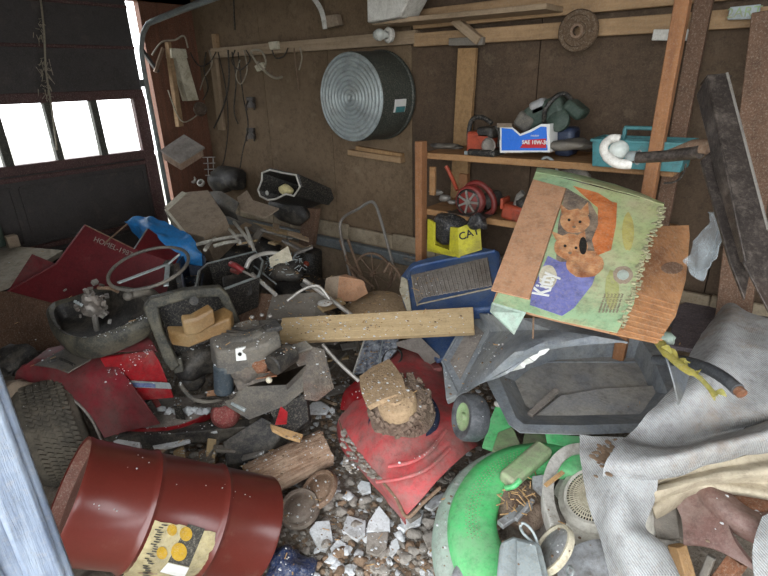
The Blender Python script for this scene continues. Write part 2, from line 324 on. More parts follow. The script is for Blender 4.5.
# back wall: boards with vertical seams
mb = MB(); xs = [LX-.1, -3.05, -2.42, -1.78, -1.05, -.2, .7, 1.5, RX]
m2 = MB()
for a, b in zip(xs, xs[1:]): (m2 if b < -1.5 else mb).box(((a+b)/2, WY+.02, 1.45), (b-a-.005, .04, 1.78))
struct('wall_back', m2, M['ply_lit'])
mb.box(((LX+RX)/2, WY+.06, 1.15), (RX-LX+.3, .04, 2.4))
struct('wall_back', mb, M['ply'])
mb = MB().box(((LX+RX)/2, WY-.01, .27), (RX-LX, .06, .62)); struct('baseboard_back', mb, M['concrete_wall'])
mb = MB(); rn = random.Random(4)
xx = LX
while xx < 0:
    w = .1+rn.random()*.35; mb.box((xx+w/2, WY-.045, .545+rn.random()*.01), (w-.004, .025, .085+rn.random()*.02)); xx += w
struct('trim_1', mb, M['plaster'], bev=.006)
struct('trim_2', MB().box(((LX+0)/2, WY-.055, .455), (-LX, .05, .07)), M['bluegrey'], bev=.008)
struct('trim_3', MB().cyl((-1.78, WY-.1, .475), (-1.0, WY-.1, .44), .011, n=10), M['steel'])
struct('ceiling', MB().box(((LX+RX)/2, 1.15, CZ+.03), (RX-LX+.4, 2.9, .06)), M['ply_bounce'])
mb = MB(); mb.box((RX+.04, 1.15, .4), (.08, 2.9, 1.0)); mb.box((RX+.04, 1.15, 2.15), (.08, 2.9, .5)); mb.box((RX+.04, 2.05, 1.4), (.08, 1.1, 1.0)); mb.box((RX+.04, -.2, 1.4), (.08, .2, 1.0)); struct('wall_right', mb, M['ply'])  # opening in this unseen wall is added to light the heap
mb = MB(); mb.box((-2.53, -.3, 1.15), (2.55+.1, .06, 2.5)); mb.box((2.0, -.3, 1.15), (.7, .06, 2.5)); struct('wall_front', mb, M['ply_bounce'])
# left wall: jamb boards beside the door, header above; a gap of daylight between
mb = MB(); mb.box((LX-.03, 2.31, 1.16), (.06, .44, 2.4)); mb.box((LX-.03, -.14, 1.15), (.06, .42, 2.4)); mb.box((LX-.03, 1.15, 2.2), (.06, 2.7, .3))
struct('wall_left', mb, M['studred'])
# garage door
dm = MB(); DX = LX+.02
door = None
ys = [(.79, 1.03), (1.08, 1.325), (1.365, 1.605), (1.65, 1.89)]; zb, zt = 1.075, 1.425
dm.box((DX, 1.03, 1.74), (.045, 1.9, .62)); dm.box((DX, 1.03, .53), (.03, 1.9, 1.05))
dm.box((DX, .42, 1.25), (.045, .74, .36))
door = struct('door_1', dm, M['door'], bev=.004)
r = MB()
for z in (1.045, 1.455): r.box((DX+.004, 1.03, z), (.055, 1.9, .06))
for z, h in ((.99, .03), (.55, .035), (.12, .08)): r.box((DX+.012, 1.03, z), (.04, 1.9, h))
for z in (1.75, 2.0): r.box((DX+.02, 1.03, z), (.03, 1.9, .02))
for y in (.12, 1.94): r.box((DX+.012, y, .52), (.045, .09, 1.02)); r.box((DX+.01, y, 1.25), (.05, .09, .38))
struct('door_rail', r, M['door_edge'], bev=.005, parent=door)
r = MB()
for a, b in zip(ys, ys[1:]): r.box((DX+.004, (a[1]+b[0])/2, 1.25), (.05, b[0]-a[1], .36))
struct('mullion', r, M['mullion'], bev=.004, parent=door)
for a, b in ys: struct('window_pane', MB().box((DX, (a+b)/2, 1.25), (.004, b-a+.01, .36)), M['glass'], parent=door)
# recessed panels of the lower door sections
for z, h in ((.76, .36), (.34, .32)):
    for a, b in ((.2, 1.02), (1.07, 1.87)):
        e = MB(); 
        for zz in (z-h/2, z+h/2): e.box((DX+.022, (a+b)/2, zz), (.012, b-a, .018))
        for yy in (a, b): e.box((DX+.022, yy, z), (.012, .018, h))
        struct('panel_moulding', e, M['door'], parent=door, bev=.003)
# door jamb close to the camera on the left
j = Z(40, 460, 1.0); jd = V((j.x, j.y, 0)).normalized(); side = V((-jd.y, jd.x, 0)); J = V((jd.x*.5, jd.y*.5, 0))
m4 = Matrix((jd, side, V((0,0,1)))).transposed().to_4x4()
mb = MB(); c = J+side*.085; mm = m4.to_3x3()
mb.box(c+V((0,0,1.1)), (.06, .16, 2.2), mm)
for k in range(4): mb.box(c+side*(-.06+k*.04)-jd*.033+V((0,0,1.1)), (.007, .028, 2.2), mm)
struct('trim_4', mb, M['bluepost'], bev=.004)
# horizontal rails nailed along the back wall
def board(name, a, b, w, h, m, label, cat, up=V((0,0,1)), group=None, bev=.003, kind=None, notch=None):
    fr = frame((V(a)+V(b))/2, V(b)-V(a), up); L = (V(b)-V(a)).length
    x = MB(fr).box((0, 0, 0), (L, w, h)); o = x.build(name, m, None, bev)
    if kind: o['kind'] = kind; return o
    return tag(o, label, cat, group)
yb = WY-.03
board('trim_5', (-3.55, yb, 1.715), (-1.72, yb, 1.705), .05, .065, M['beam'], '', '', kind='structure')
board('trim_6', (-1.73, yb, 1.69), (RX, yb, 1.64), .05, .065, M['beam2'], '', '', kind='structure')
board('trim_7', (-1.73, yb-.01, 1.785), (RX, yb-.01, 1.77), .04, .09, M['beam2'], '', '', kind='structure')
board('shelf_board', Y(384, 24, 2.36), Y(556, 8, 2.36)+V((0,0,.0)), .2, .022, M['beam'], 'long grey board lying flat on the wall rail in the top middle of the wall', 'board')
board('bracket_board', Y(455, 20, 2.42), Y(480, 41, 2.42), .045, .04, M['beam'], 'short diagonal wooden brace under the long flat board on the wall rail', 'brace')
board('wood_block', Y(450, 42, 2.43), Y(484, 41, 2.43), .03, .035, M['greyboard'], 'small grey wood block nailed above the pale wall stud', 'block')
board('wall_stud', Y(468, 48, 2.455), Y(459, 200, 2.455), .1, .03, M['stud'], 'pale honey coloured stud running up the back wall behind the shelves', 'stud', up=V((0,-1,0)))
board('corner_stud', Y(213, 50, 2.485), Y(222, 130, 2.485), .07, .03, M['beam'], 'short grey board hanging upright from the wall rail near the corner', 'board', up=V((0,-1,0)))
board('nailed_strip', Y(217, 52, 2.485), Y(215, 34, 2.485), .05, .03, M['beam2'], 'short pale strip of wood at the left end of the wall rail', 'strip', up=V((0,-1,0)))
# shelf unit
SY0, SY1 = 2.1, 2.46
zt1 = 1.165; zt2 = .885
t = thing('shelf_unit', 'rough wooden shelf unit with two boards against the back wall', 'shelf', (-1.0, 2.3, 0))
def bb(name, a, b, w, h, m, up=V((0,0,1)), par=None, bev=.003):
    fr = frame((V(a)+V(b))/2, V(b)-V(a), up); L = (V(b)-V(a)).length; return MB(fr).box((0,0,0), (L, w, h)).build(name, m, par, bev)
def yz(x, y, yy): return Y(x, y, yy)
pL = Y(421, 141, SY0); pLb = V((pL.x, SY0, .2))
bb('post', pL, pLb, .04, .05, M['post'], V((0,-1,0)), t)
bb('post', V((pL.x+.05, SY1-.02, 1.02)), V((pL.x+.05, SY1-.02, .2)), .05, .035, M['post'], V((0,-1,0)), t)
pr1 = Y(645, 200, SY0-.02); pr2 = Y(690, -30, SY0-.02)
bb('post', V((pr1.x, SY0-.02, .2)), V((pr1.x+.02, SY0-.02, CZ-.01)), .045, .05, M['post'], V((0,-1,0)), t)
bb('post', V((Y(664, 200, SY1-.05).x, SY1-.05, .2)), V((Y(702, 20, SY1-.05).x, SY1-.05, CZ-.01)), .06, .035, M['panelbrown'], V((0,-1,0)), t)
xl, xr = pL.x-.01, pr1.x+.07
bb('shelf', V((xl, (SY0+SY1)/2+.02, zt1-.015)), V((xr, (SY0+SY1)/2+.02, zt1-.01)), SY1-SY0-.02, .03, M['shelf'], par=t)
bb('shelf', V((xl, (SY0+SY1)/2+.02, zt2-.015)), V((xr, (SY0+SY1)/2+.02, zt2-.015)), SY1-SY0-.02, .03, M['shelf'], par=t)
bb('cleat', V((pL.x+.05, SY0+.03, 1.1)), V((pL.x+.05, SY0+.03, .96)), .03, .02, M['shelf'], V((0,-1,0)), t)
bb('brace', Y(653, 35, 2.42), Y(706, 35, 2.42), .02, .04, M['white'], par=t)
# far right stud
board('corner_post', Y(774, 10, 2.35), Y(722, 400, 2.35), .12, .06, M['panelbrown'], 'wide brown upright board at the far right of the back wall', 'board', up=V((0,-1,0)))
# ------------------------------------------------------------ things on and above the rail
# galvanised tub
tc = Y(350, 98, 2.2); R_ = .228
t = thing('wash_tub', 'round galvanised wash tub with concentric rings hung on the back wall', 'tub', (tc.x, 2.47, tc.z))
mb = MB(); prof = [(.001, .004)]
for k in range(1, 10):
    r_ = R_*.93*k/9; prof += [(r_-.014, 0.0), (r_-.006, .009), (r_, 0)]
prof += [(R_*.97, -.002), (R_, .006)]
mb.lathe([(a, h) for a, h in prof], (tc.x, 2.21, tc.z), (0,-1,0), 64)
mb.build('ribbed_base', M['galv'], t, smooth=60)
mb = MB().lathe([(R_, .006), (R_*1.01, -.01), (R_*1.04, -.24), (R_*1.07, -.245), (R_*1.07, -.262), (R_*1.03, -.262), (R_*1.0, -.02), (R_*.9, -.012), (.001, -.012)], (tc.x, 2.21, tc.z), (0,-1,0), 64)
mb.build('side_wall', M['tubdark'], t, smooth=50)
# label wrapped on the side
lab = MB(); n = 6
A0 = -.22
def tubp(a, h, rr): return V((tc.x+cos(a)*rr, 2.21+h, tc.z+sin(a)*rr))
vs = []
for k in range(n+1):
    a = A0-.12+.24*k/n*1.2; vs += [tubp(a, .085, R_*1.025), tubp(a, .185, R_*1.04)]
lab.add(vs, [(2*k, 2*k+2, 2*k+3, 2*k+1) for k in range(n)]); lo = lab.build('paper_label', M['paperwhite'], t)
l2 = MB(); vs = []
for k in range(n+1):
    a = A0-.12+.13*k/n; vs += [tubp(a, .1, R_*1.034), tubp(a, .18, R_*1.046)]
l2.add(vs, [(2*k, 2*k+2, 2*k+3, 2*k+1) for k in range(n)]); l2.build('label_print', M['teal'], lo)
board('ledge_strip', Y(350, 152, 2.475), Y(403, 160, 2.475), .05, .035, M['beam2'], 'short wooden cleat on the wall below the round tub', 'cleat')
board('ledge_strip', Y(357, 150, 2.485)+V((0,0,.012)), Y(403, 158, 2.485)+V((0,0,.012)), .03, .03, M['stud'], 'upper piece of the short double cleat below the round tub', 'cleat')
# grinding wheel
gc = Y(578, 31, 2.4)
t = thing('grinding_wheel', 'round brown grinding wheel with centre hole hung on the rail', 'wheel', (gc.x, 2.4, gc.z))
MB().lathe([(.018, .012), (.035, .014), (.036, .006), (.06, .006), (.062, .012), (.078, .012), (.083, .006), (.083, -.012), (.018, -.012), (.018, .012)], gc, (0,-1,0), 40).build('disc', mat('brown_abrasive', '4e3d2e', '65503c', sc=20, rough=.9), t, smooth=40)
MB().lathe([(.018, .018), (.028, .018), (.028, .012), (.018, .012), (.018, .018)], gc, (0,-1,0), 24).build('hub', M['rusty'], t)
# bulb holder
bc = Y(388, 35, 2.36)
t = thing('lamp_holder', 'white porcelain lamp holder with clear bulb fixed under the long flat board', 'lamp holder', bc)
ax = V((-.3, -1, .0)).normalized()
MB().lathe([(.02, .0), (.035, .0), (.04, .02), (.032, .03), (.02, .03), (.018, .012), (.001, .012)], bc-ax*.02, ax, 24).build('socket', M['white'], t)
MB().lathe([(.014, .0), (.016, .02), (.03, .05), (.03, .065), (.018, .085), (.001, .09)], bc, ax, 20).build('bulb', M['bulbglass'], t, smooth=60)
# white container hanging top
def boxpx(name, pts, plane, depth, m, label, cat, bev=.004, par=None, grp=None):
    q = plane.many(pts); x = MB().prism(q, -plane.n*depth); o = x.build(name, m, par, bev)
    return tag(o, label, cat, grp) if par is None else o
pl = Plane(Y(366, 10, 2.2), Y(410, 10, 2.2), Y(380, -20, 2.2))
t = thing('plastic_box', 'off-white plastic box cut off by the top edge, on the long board', 'box', pl.at(385, 22))
q = pl.many([(366, -30), (426, -34), (400, 17), (367, 23)]); MB().prism(q, V((0, .15, 0))).build('body', M['white'], t, .008)
MB().prism(pl.many([(364, -22), (430, -28), (428, -33), (364, -28)], .003), V((0, .156, 0))).build('lid', M['cream'], t, .003)
# white bottle w/ small box
t = thing('hanging_strap', 'white plastic trim piece with a small grey block hung above the wall rail', 'bracket', Y(325, 20, 2.4))
MB().tube(spline([Y(312, -4, 2.4), Y(319, 6, 2.4), Y(323, 16, 2.4), Y(325, 29, 2.4)], 5), .014, 8, flat=.5).build('strap', M['white'], t, smooth=60)
MB().prism([Y(324, 16, 2.41), Y(336, 14, 2.41), Y(339, 25, 2.41), Y(326, 28, 2.41)], V((0, .04, 0))).build('block', M['carddull'], t, .003)
# plate
t = thing('number_plate', 'pale green metal plate fixed to the rail at the upper right', 'plate', Y(748, 12, 2.4))
pp = Plane(Y(735, 8, 2.41), Y(760, 5, 2.41), Y(745, 25, 2.41))
MB().prism(pp.many([(730, 7), (761, 4), (759, 19), (727, 20)]), V((0, .006, 0))).build('plate', M['galv'], t, .002)
fx = frame(pp.at(745, 12, .002), pp.at(757, 11, .002)-pp.at(732, 13, .002), V((0,0,1)))
Mx = frame(pp.at(744, 12.5, .002), V((1, 0, .0)), V((0, -1, 0)))
MB().text('2ART', Mx, .045, .001).build('lettering', M['greendirty'], t, smooth=0)
# perforated bracket
t = thing('perforated_strap', 'pale perforated metal strap hanging at the right edge of the wall', 'strap', Y(763, 45, 2.3))
pp = Plane(Y(760, 30, 2.495), Y(770, 30, 2.495), Y(765, 60, 2.495))
MB().prism(pp.many([(763, 29), (772, 29), (767, 57), (756, 57)]), V((0, .004, 0))).build('strap', M['galv'], t)
for k in range(4): MB().cyl(pp.at(766-k*1.6, 34+k*6.5, .001), pp.at(766-k*1.6, 34+k*6.5, -.003), .006, n=12).build('hole', M['blackprint'], t)
# hooks, cords and scraps along the rail
def wire(name, px, yy, r, m, label, cat, grp=None, n=6):
    pts = [Y(p[0], p[1], p[2] if len(p) > 2 else yy) for p in px]
    return tag(MB().tube(spline(pts, 6), r, n).build(name, m, smooth=60), label, cat, grp)
wire('cable', [(228, 50), (229, 80), (224, 105), (214, 128)], 2.43, .006, M['cord'], 'thick dark cord curling left at its lower end, hung from the rail', 'cord')
wire('cable', [(218, 52), (226, 90), (228, 130), (224, 160), (221, 166)], 2.44, .004, M['cord'], 'thin dark cord hanging straight beside the grey upright board', 'cord')
wire('cable', [(238, 52), (243, 95), (248, 125), (243, 150), (240, 168)], 2.44, .004, M['cord'], 'thin dark cord hanging longest, right of the grey upright board', 'cord')
wire('cable', [(294, 48), (296, 66), (299, 90)], 2.43, .004, M['rusty'], 'short rusty wire hanging between the white coil and the tub', 'wire')
wire('cable', [(235, 50), (232, 62), (240, 70), (250, 60), (246, 50)], 2.42, .004, M['cord'], 'tangled loop of dark cord right of the grey upright board', 'cord')
wire('cable', [(235, 30), (234, 10), (233, -20)], 2.46, .005, M['cord'], 'dark cord running up the wall above the rail', 'cord')
wl = [([(206, 52), (204, 70), (208, 88), (203, 100)], 'cord', 'left-hand dark cable looping down between the corner conduit and the upright board'),
      ([(209, 50), (212, 64), (204, 78), (200, 90)], 'cordw', 'pale cable twisting down between the corner conduit and the upright board'),
      ([(186, 40), (192, 56), (200, 66), (210, 62), (216, 52)], 'cord', 'dark cable slung from the conduit top to the upright board'),
      ([(244, 50), (247, 70), (241, 84), (236, 76), (240, 60)], 'cordw', 'pale cable loop hanging just left of the white coil'),
      ([(232, 52), (236, 80), (234, 110), (238, 124)], 'cord', 'straight dark cable next to the curled thick one'),
      ([(300, 48), (302, 58), (299, 70)], 'cordw', 'short pale wire beside the short rusty wire'),
      ([(272, 50), (276, 58), (284, 56), (288, 48)], 'cord', 'small dark loop of wire under the outlet plate')]
for pts_, m_, lb_ in wl: wire('cable', pts_, 2.44, .0045, M[m_], lb_, 'cable')
t = thing('cord_coil', 'small bundle of pale cord with plug tied to the wall rail', 'cord', Y(262, 60, 2.42))
MB().tube(spline([Y(251, 52, 2.42), Y(256, 62, 2.41), Y(262, 70, 2.42), (Y(266, 62, 2.42)), Y(262, 52, 2.42), Y(256, 50, 2.43)], 6, True), .007, 6, True).build('coil', M['cordw'], t, smooth=60)
MB().tube(spline([Y(258, 62, 2.42), Y(266, 72, 2.41), Y(275, 78, 2.42), Y(282, 77, 2.43)], 6), .009, 6).build('tail', M['cordw'], t, smooth=60)
MB().prism([Y(254, 66, 2.41), Y(262, 62, 2.41), Y(264, 68, 2.41), Y(257, 72, 2.41)], V((0, .02, 0))).build('plug', M['cream'], t, .003)
MB().prism([Y(268, 43, 2.41), Y(277, 42, 2.41), Y(278, 50, 2.41), Y(270, 51, 2.41)], V((0, .02, 0))); 
tag(MB().prism([Y(268, 42, 2.42), Y(277, 41, 2.42), Y(278, 49, 2.42), Y(270, 50, 2.42)], V((0, .02, 0))).build('outlet_plate', M['cream'], None, .002), 'small square outlet plate on the rail', 'outlet')
def hook(x, y, lab):
    t = thing('coat_hook', lab, 'hook', Y(x, y, 2.46))
    MB().prism([Y(x-4, y-6, 2.48), Y(x+3, y-6, 2.48), Y(x+4, y+5, 2.48), Y(x-3, y+5, 2.48)], V((0, .02, 0))).build('back_plate', M['blksteel'], t, .002)
    MB().tube(spline([Y(x-2, y-2, 2.46), Y(x-4, y+3, 2.43), Y(x-3, y+7, 2.42)], 5), .006, 6).build('prong', M['blksteel'], t)
    MB().tube(spline([Y(x+2, y-2, 2.46), Y(x+5, y+3, 2.43), Y(x+4, y+7, 2.42)], 5), .006, 6).build('prong', M['blksteel'], t)
hook(250, 134, 'small black double hook, the lower one on the bare wall'); hook(250, 103, 'small black double hook, the upper one on the bare wall')
# fuse box / conduit column in the corner
t = thing('wall_conduit', 'peeling cream boxed conduit running down the corner beside the door', 'conduit', X(180, 80, -3.7))
MB().prism([X(x, y, -3.68) for x, y in ((171, 48), (186, 49), (188, 58), (172, 58))], V((-.08, 0, 0))).build('cover', M['cream'], t, .003)
MB().prism([X(x, y, -3.68) for x, y in ((176, 58), (187, 58), (199, 100), (188, 101))], V((-.08, 0, 0))).build('trunking', M['cream'], t, .004)
MB().prism([X(x, y, -3.7) for x, y in ((168, 42), (171, 42), (184, 126), (179, 127))], V((-.05, 0, 0))).build('side_strip', M['beam2'], t, .002)
tag(MB().tube(spline([X(152, 55, -3.7), X(162, 42, -3.7), X(175, 40, -3.68), X(184, 36, -3.66), (X(188, 48, -3.66))], 6), .006, 6).build('electric_cable', M['cordw'], smooth=60), 'pale cable looping from the daylight gap to the corner conduit', 'cable')
tag(MB().tube(spline([X(168, 90, -3.7), X(176, 112, -3.68), X(184, 122, -3.66), X(196, 116, -3.66), X(203, 108, -3.66)], 6), .005, 6).build('electric_cable', M['cordw'], smooth=60), 'pale cable sagging below the corner conduit', 'cable')
tag(MB().lathe([(.035, 0), (.045, .02), (.05, .06), (.04, .06), (.035, .02), (.001, .015)], X(199, 112, -3.62), (.8, -.2, .5), 20).build('insulator', mat('brown_glazed', '4a3c34', '6a5a4c', rough=.35), smooth=50), 'brown round insulator hanging at the foot of the corner conduit', 'insulator')
bm_ = [((147, 45), (160, 70)), ((160, 74), (170, 50))]
tag(MB().bar(X(142, 50, -3.77), X(158, 72, -3.77), .03, .02).build('lath_strip', M['door'], None), 'dark lath sloping down across the daylight gap beside the door', 'lath')
tag(MB().bar(X(155, 72, -3.75), X(163, 48, -3.75), .02, .02).build('lath_strip', M['rusty'], None), 'thin lath rising steeply across the daylight gap beside the door', 'lath')
# garage door track
t = thing('door_track', 'curved galvanised garage door track at the top left', 'track', X(140, 60, -3.66))
a = X(141, 60, -3.7); b = Z(200, 2, 1.98)
tp = [V((-3.7, 1.99, .3)), V((-3.7, 1.99, 1.0)), V((-3.7, 1.99, 1.62)), V((-3.66, 1.99, 1.78)), V((-3.56, 1.99, 1.87)), V((-3.4, 1.99, 1.9)), V((-2.5, 1.99, 1.98)), V((-1.5, 1.99, 2.06))]
MB().tube(spline(tp, 6), .016, 8, flat=1.6).build('rail', M['galv'], t, smooth=60)
MB().prism([(-3.78, 1.97, 1.55), (-3.7, 1.97, 1.55), (-3.7, 1.97, 1.5), (-3.78, 1.97, 1.5)], V((0, .02, 0))).build('bracket', M['galv'], t)
# dusty cobweb strand rope on the door
tag(MB().tube(spline([X(40, -5, -3.7), X(44, 30, -3.7), X(46, 70, -3.7), X(52, 110, -3.72), X(57, 150, -3.74)], 6), .006, 6).build('hanging_rope', M['cordw'], smooth=60), 'frayed pale rope hanging down the middle of the garage door', 'rope')
rn = random.Random(8); mb = MB()
for k in range(90):
    f = rn.random(); px, py = (40+8*f+rn.gauss(0, 3.2), 18+85*f)
    if .25 < f < .45: continue
    p = X(px, py, -3.7+rn.random()*.03); mb.tube([p, p+V((rn.uniform(-.01, .01), rn.uniform(-.025, .025), rn.uniform(-.05, .01)))], .0022, 4)
tag(mb.build('cobweb_straw', M['cordw'], smooth=0), 'wispy straw and cobweb caught on the hanging rope', 'cobweb', kind='stuff')
# open metal box lid jutting out by the corner
t = thing('meter_box', 'grey metal box with its flat lid folded out, beside the daylight gap', 'box', X(180, 150, -3.55))
pl = Plane(D(160, 150, 3.5), D(180, 163, 3.4), D(205, 147, 3.45))
MB().prism(pl.many([(160, 150), (180, 162.5), (205, 147), (184, 134)]), V((0, 0, -.012))).build('lid', M['ribgrey'], t, .003)
MB().prism(pl.many([(162, 152), (180, 163), (203, 149), (184, 136)], -.014), V((0, 0, -.05))).build('body', M['rusty'], t, .003)
# white wire fan grille
t = thing('wire_basket', 'white wire basket standing in the corner under the metal box', 'basket', Z(202, 172, .86))
pl = Plane(Y(190, 158, 2.4), Y(214, 158, 2.4), Y(200, 180, 2.4))
for k in range(5): MB().tube([pl.at(191+k*5.5, 157), pl.at(193+k*5.2, 176)], .004, 6).build('wire', M['white'], t)
for k in range(4): MB().tube([pl.at(190, 158+k*6), pl.at(215, 157+k*6)], .004, 6).build('wire', M['white'], t)
for k in range(3):
    c = Y(186+k*8, 178+k*3, 2.3); tag(MB().lathe([(.02, 0), (.03, .01), (.03, .03), (.018, .035), (.018, .01), (.02, 0)], c, (.4, -.7, .6), 18).build('pipe_fitting', M['white'], smooth=50), ['white round pipe fitting under the metal box, the leftmost', 'white round pipe fitting in the corner, the middle of three', 'white round pipe fitting in the corner, nearest the dark rag'][k], 'fitting', 'pipe fittings in the corner')
# dark heap in the corner
tag(MB().rock(Y(228, 180, 2.36), .16, 5, (1.2, .7, .6), 3, .5).build('dark_rag', M['blk'], smooth=80), 'bunched dark rag against the wall in the corner', 'rag')
# ------------------------------------------------------------ things on the shelves
# local frame with X to the right along the shelf, Y to the wall
def F0(x, y, z, rot=0): return Matrix.Translation((x, y, z)) @ Matrix.Rotation(rot, 4, 'Z')
# orange chainsaw
p = Y(479, 143, 2.16); m = F0(p.x, 2.2, zt1)
t = thing('chainsaw', 'orange and black chainsaw standing on the top shelf', 'chainsaw', m)
MB(m).box((0, 0, .055), (.12, .11, .1)).build('body', M['orange'], t, .012)
MB(m).box((.03, -.005, .1), (.08, .1, .05)).build('engine_cover', M['blk'], t, .012)
MB(m).lathe([(.001, 0), (.03, .004), (.035, .012), (.03, .02)], (.065, -.06, .05), (0, -1, 0), 20).build('starter_cover', M['steel'], t, smooth=50)
MB(m).tube(spline([(-.06, -.02, .03), (-.065, -.02, .1), (-.05, -.02, .155), (0, -.02, .165), (.05, -.02, .14)], 6), .011, 8).build('handle', M['blkc'], t, smooth=60)
MB(m).box((0, -.058, .01), (.13, .004, .018)).build('base_plate', M['galv'], t, .002)
MB(m).box((.03, -.02, .015), (.14, .12, .03)).build('rear_grip', M['blkc'], t, .01)
MB(m).tube(spline([(.07, -.02, .13), (.09, -.02, .09), (.085, -.02, .04)], 5), .008, 8).build('throttle_grip', M['blkc'], t, smooth=60)
# dark green motor unit heaped in the oil carton
m = F0(Y(548, 120, 2.2).x, 2.24, zt1)
t = thing('chainsaw', 'dark green chainsaw lying tilted across the blue oil carton on the top shelf', 'chainsaw', m)
mm = Matrix.Rotation(radians(-22), 3, 'Y')
MB(m).box((-.02, 0, .185), (.17, .12, .1), mm).build('body', M['toolgreen'], t, .02)
MB(m).box((-.1, -.02, .15), (.08, .1, .07), Matrix.Rotation(radians(30), 3, 'Y')).build('engine_cover', M['shroud'], t, .015)
MB(m).box((-.045, -.03, .21), (.07, .06, .06), mm).build('filter_cover', M['greycast'], t, .012)
MB(m).lathe([(.001, .012), (.03, .01), (.045, 0), (.045, -.02)], (.05, -.06, .16), (0, -1, .2), 20).build('starter_cover', M['toolgreen'], t, smooth=50)
MB(m).box((.1, 0, .2), (.09, .1, .05), Matrix.Rotation(radians(35), 3, 'Y')).build('rear_handle', M['toolgreen'], t, .015)
MB(m).tube(spline([(-.01, -.05, .14), (.0, -.08, .2), (.03, -.06, .25), (.06, -.03, .26), (.09, 0, .22)], 6), .01, 8).build('handle', M['blkc'], t, smooth=60)
MB(m).box((.07, .02, .07), (.08, .1, .12)).build('fuel_tank', M['navydark'], t, .02)
# oil carton
P0 = Plane(Y(500, 150, 2.13), Y(550, 152, 2.13), Y(500, 125, 2.13))
t = thing('oil_carton', 'cut-open blue motor oil carton on the top shelf under the dark green saw', 'carton', P0.at(525, 153))
o = P0.many([(499, 126), (512, 127), (520, 134), (530, 130), (541, 124), (549, 124), (550, 153), (500, 153)])
MB().prism(o, V((0, .004, 0))).build('front_panel', M['paperwhite'], t)
MB().prism(P0.many([(501.5, 128), (512, 129), (520, 136), (531, 132), (541, 126.5), (546.5, 127), (547.5, 150.5), (501.5, 150.5)], .001), V((0, .001, 0))).build('front_print', M['oilbox'], t)
a, b = P0.at(550, 153), P0.at(550, 124)
MB().prism([a, b, b+V((.0, .14, 0)), a+V((0, .14, 0))], V((-.004, 0, 0))).build('side_panel', M['paperwhite'], t)
a, b = P0.at(500, 153), P0.at(499, 126)
MB().prism([a, b, b+V((.0, .14, 0)), a+V((0, .14, 0))], V((.004, 0, 0))).build('side_panel', M['carddull'], t)
MB().prism([P0.at(500, 153), P0.at(550, 153), P0.at(550, 153)+V((0,.14,0)), P0.at(500, 153)+V((0,.14,0))], V((0, 0, .004))).build('bottom_panel', M['carddull'], t)
MB().prism([P0.at(497, 124), P0.at(512, 124), P0.at(514, 127)+V((0,-.02,0)), P0.at(499, 127)+V((0,-.02,0))], V((0, 0, .003))).build('top_flap', M['carddull'], t)
MB().prism(P0.many([(525, 140), (546, 138.5), (546, 148), (520, 148)], .003), V((0, .001, 0))).build('red_banner', M['redprint'], t)
MB().text('SAE 10W-30', frame(P0.at(535, 142.5, .006), V((1, 0, .03)), V((0, -1, 0))), .022, .0006, off=.0006).build('grade_lettering', M['paperwhite'], t, smooth=0)
MB().text('motor', frame(P0.at(535, 135.5, .004), V((1, 0, .03)), V((0, -1, 0))), .014, .0006).build('small_lettering', M['paperwhite'], t, smooth=0)
# grey rag on shelf
tag(MB().rock(Y(570, 145, 2.2), .075, 9, (1.3, .8, .35), 3, .5).build('grey_rag', M['shroud'], smooth=80), 'crumpled grey rag on the top shelf left of the teal toolbox', 'rag')
tag(MB().rock(Y(447, 146, 2.3), .06, 12, (1.4, .8, .25), 3, .5).build('grey_rag', M['shroud'], smooth=80), 'flat grey rag at the left end of the top shelf', 'rag')
# teal toolbox
pa = Y(637, 152, 2.16); m = F0(pa.x+.015, 2.165, zt1) @ Matrix.Scale(.88, 4)
t = thing('toolbox', 'open teal plastic tool caddy with a centre handle on the top shelf', 'toolbox', m)
x = MB(m); W, Dp, Hh = .37, .19, .115
def tray(x, W, Dp, H, w2, th=.004):
    p = [(-W/2, -Dp/2), (W/2, -Dp/2), (W/2, Dp/2), (-W/2, Dp/2)]; q = [(-w2[0]/2, -w2[1]/2), (w2[0]/2, -w2[1]/2), (w2[0]/2, w2[1]/2), (-w2[0]/2, w2[1]/2)]
    for i in range(4):
        j = (i+1) % 4; n1 = V((p[i][0]+p[j][0], p[i][1]+p[j][1], 0)).normalized()*th
        b0, b1, t1, t0 = V((*p[i], 0)), V((*p[j], 0)), V((*q[j], H)), V((*q[i], H))
        x.hexa([b0, b1, b1-n1, b0-n1, t0, t1, t1-n1, t0-n1])
    x.box((0, 0, th/2), (W, Dp, th)); return x
tray(x, .35, .17, .115, (.37, .19)).build('body', M['teal'], t, .002)
x = MB(m)
for s in (-1, 1): x.box((0, s*.094, .112), (.385, .008, .012)); x.box((s*.189, 0, .112), (.008, .19, .012))
x.build('rim', M['teal'], t, .002)
MB(m).box((0, 0, .06), (.35, .006, .11)).build('divider', M['teal'], t)
x = MB(m).box((-.02, 0, .16), (.13, .02, .016)).box((-.08, 0, .135), (.016, .02, .05)).box((.04, 0, .135), (.016, .02, .05)); x.build('handle', M['teal'], t, .004)
x = MB(m)
for k in range(3): x.box((.02, -.092-.0, .03+k*.03), (.3, .004, .004))
x.build('moulded_line', M['teal'], t)
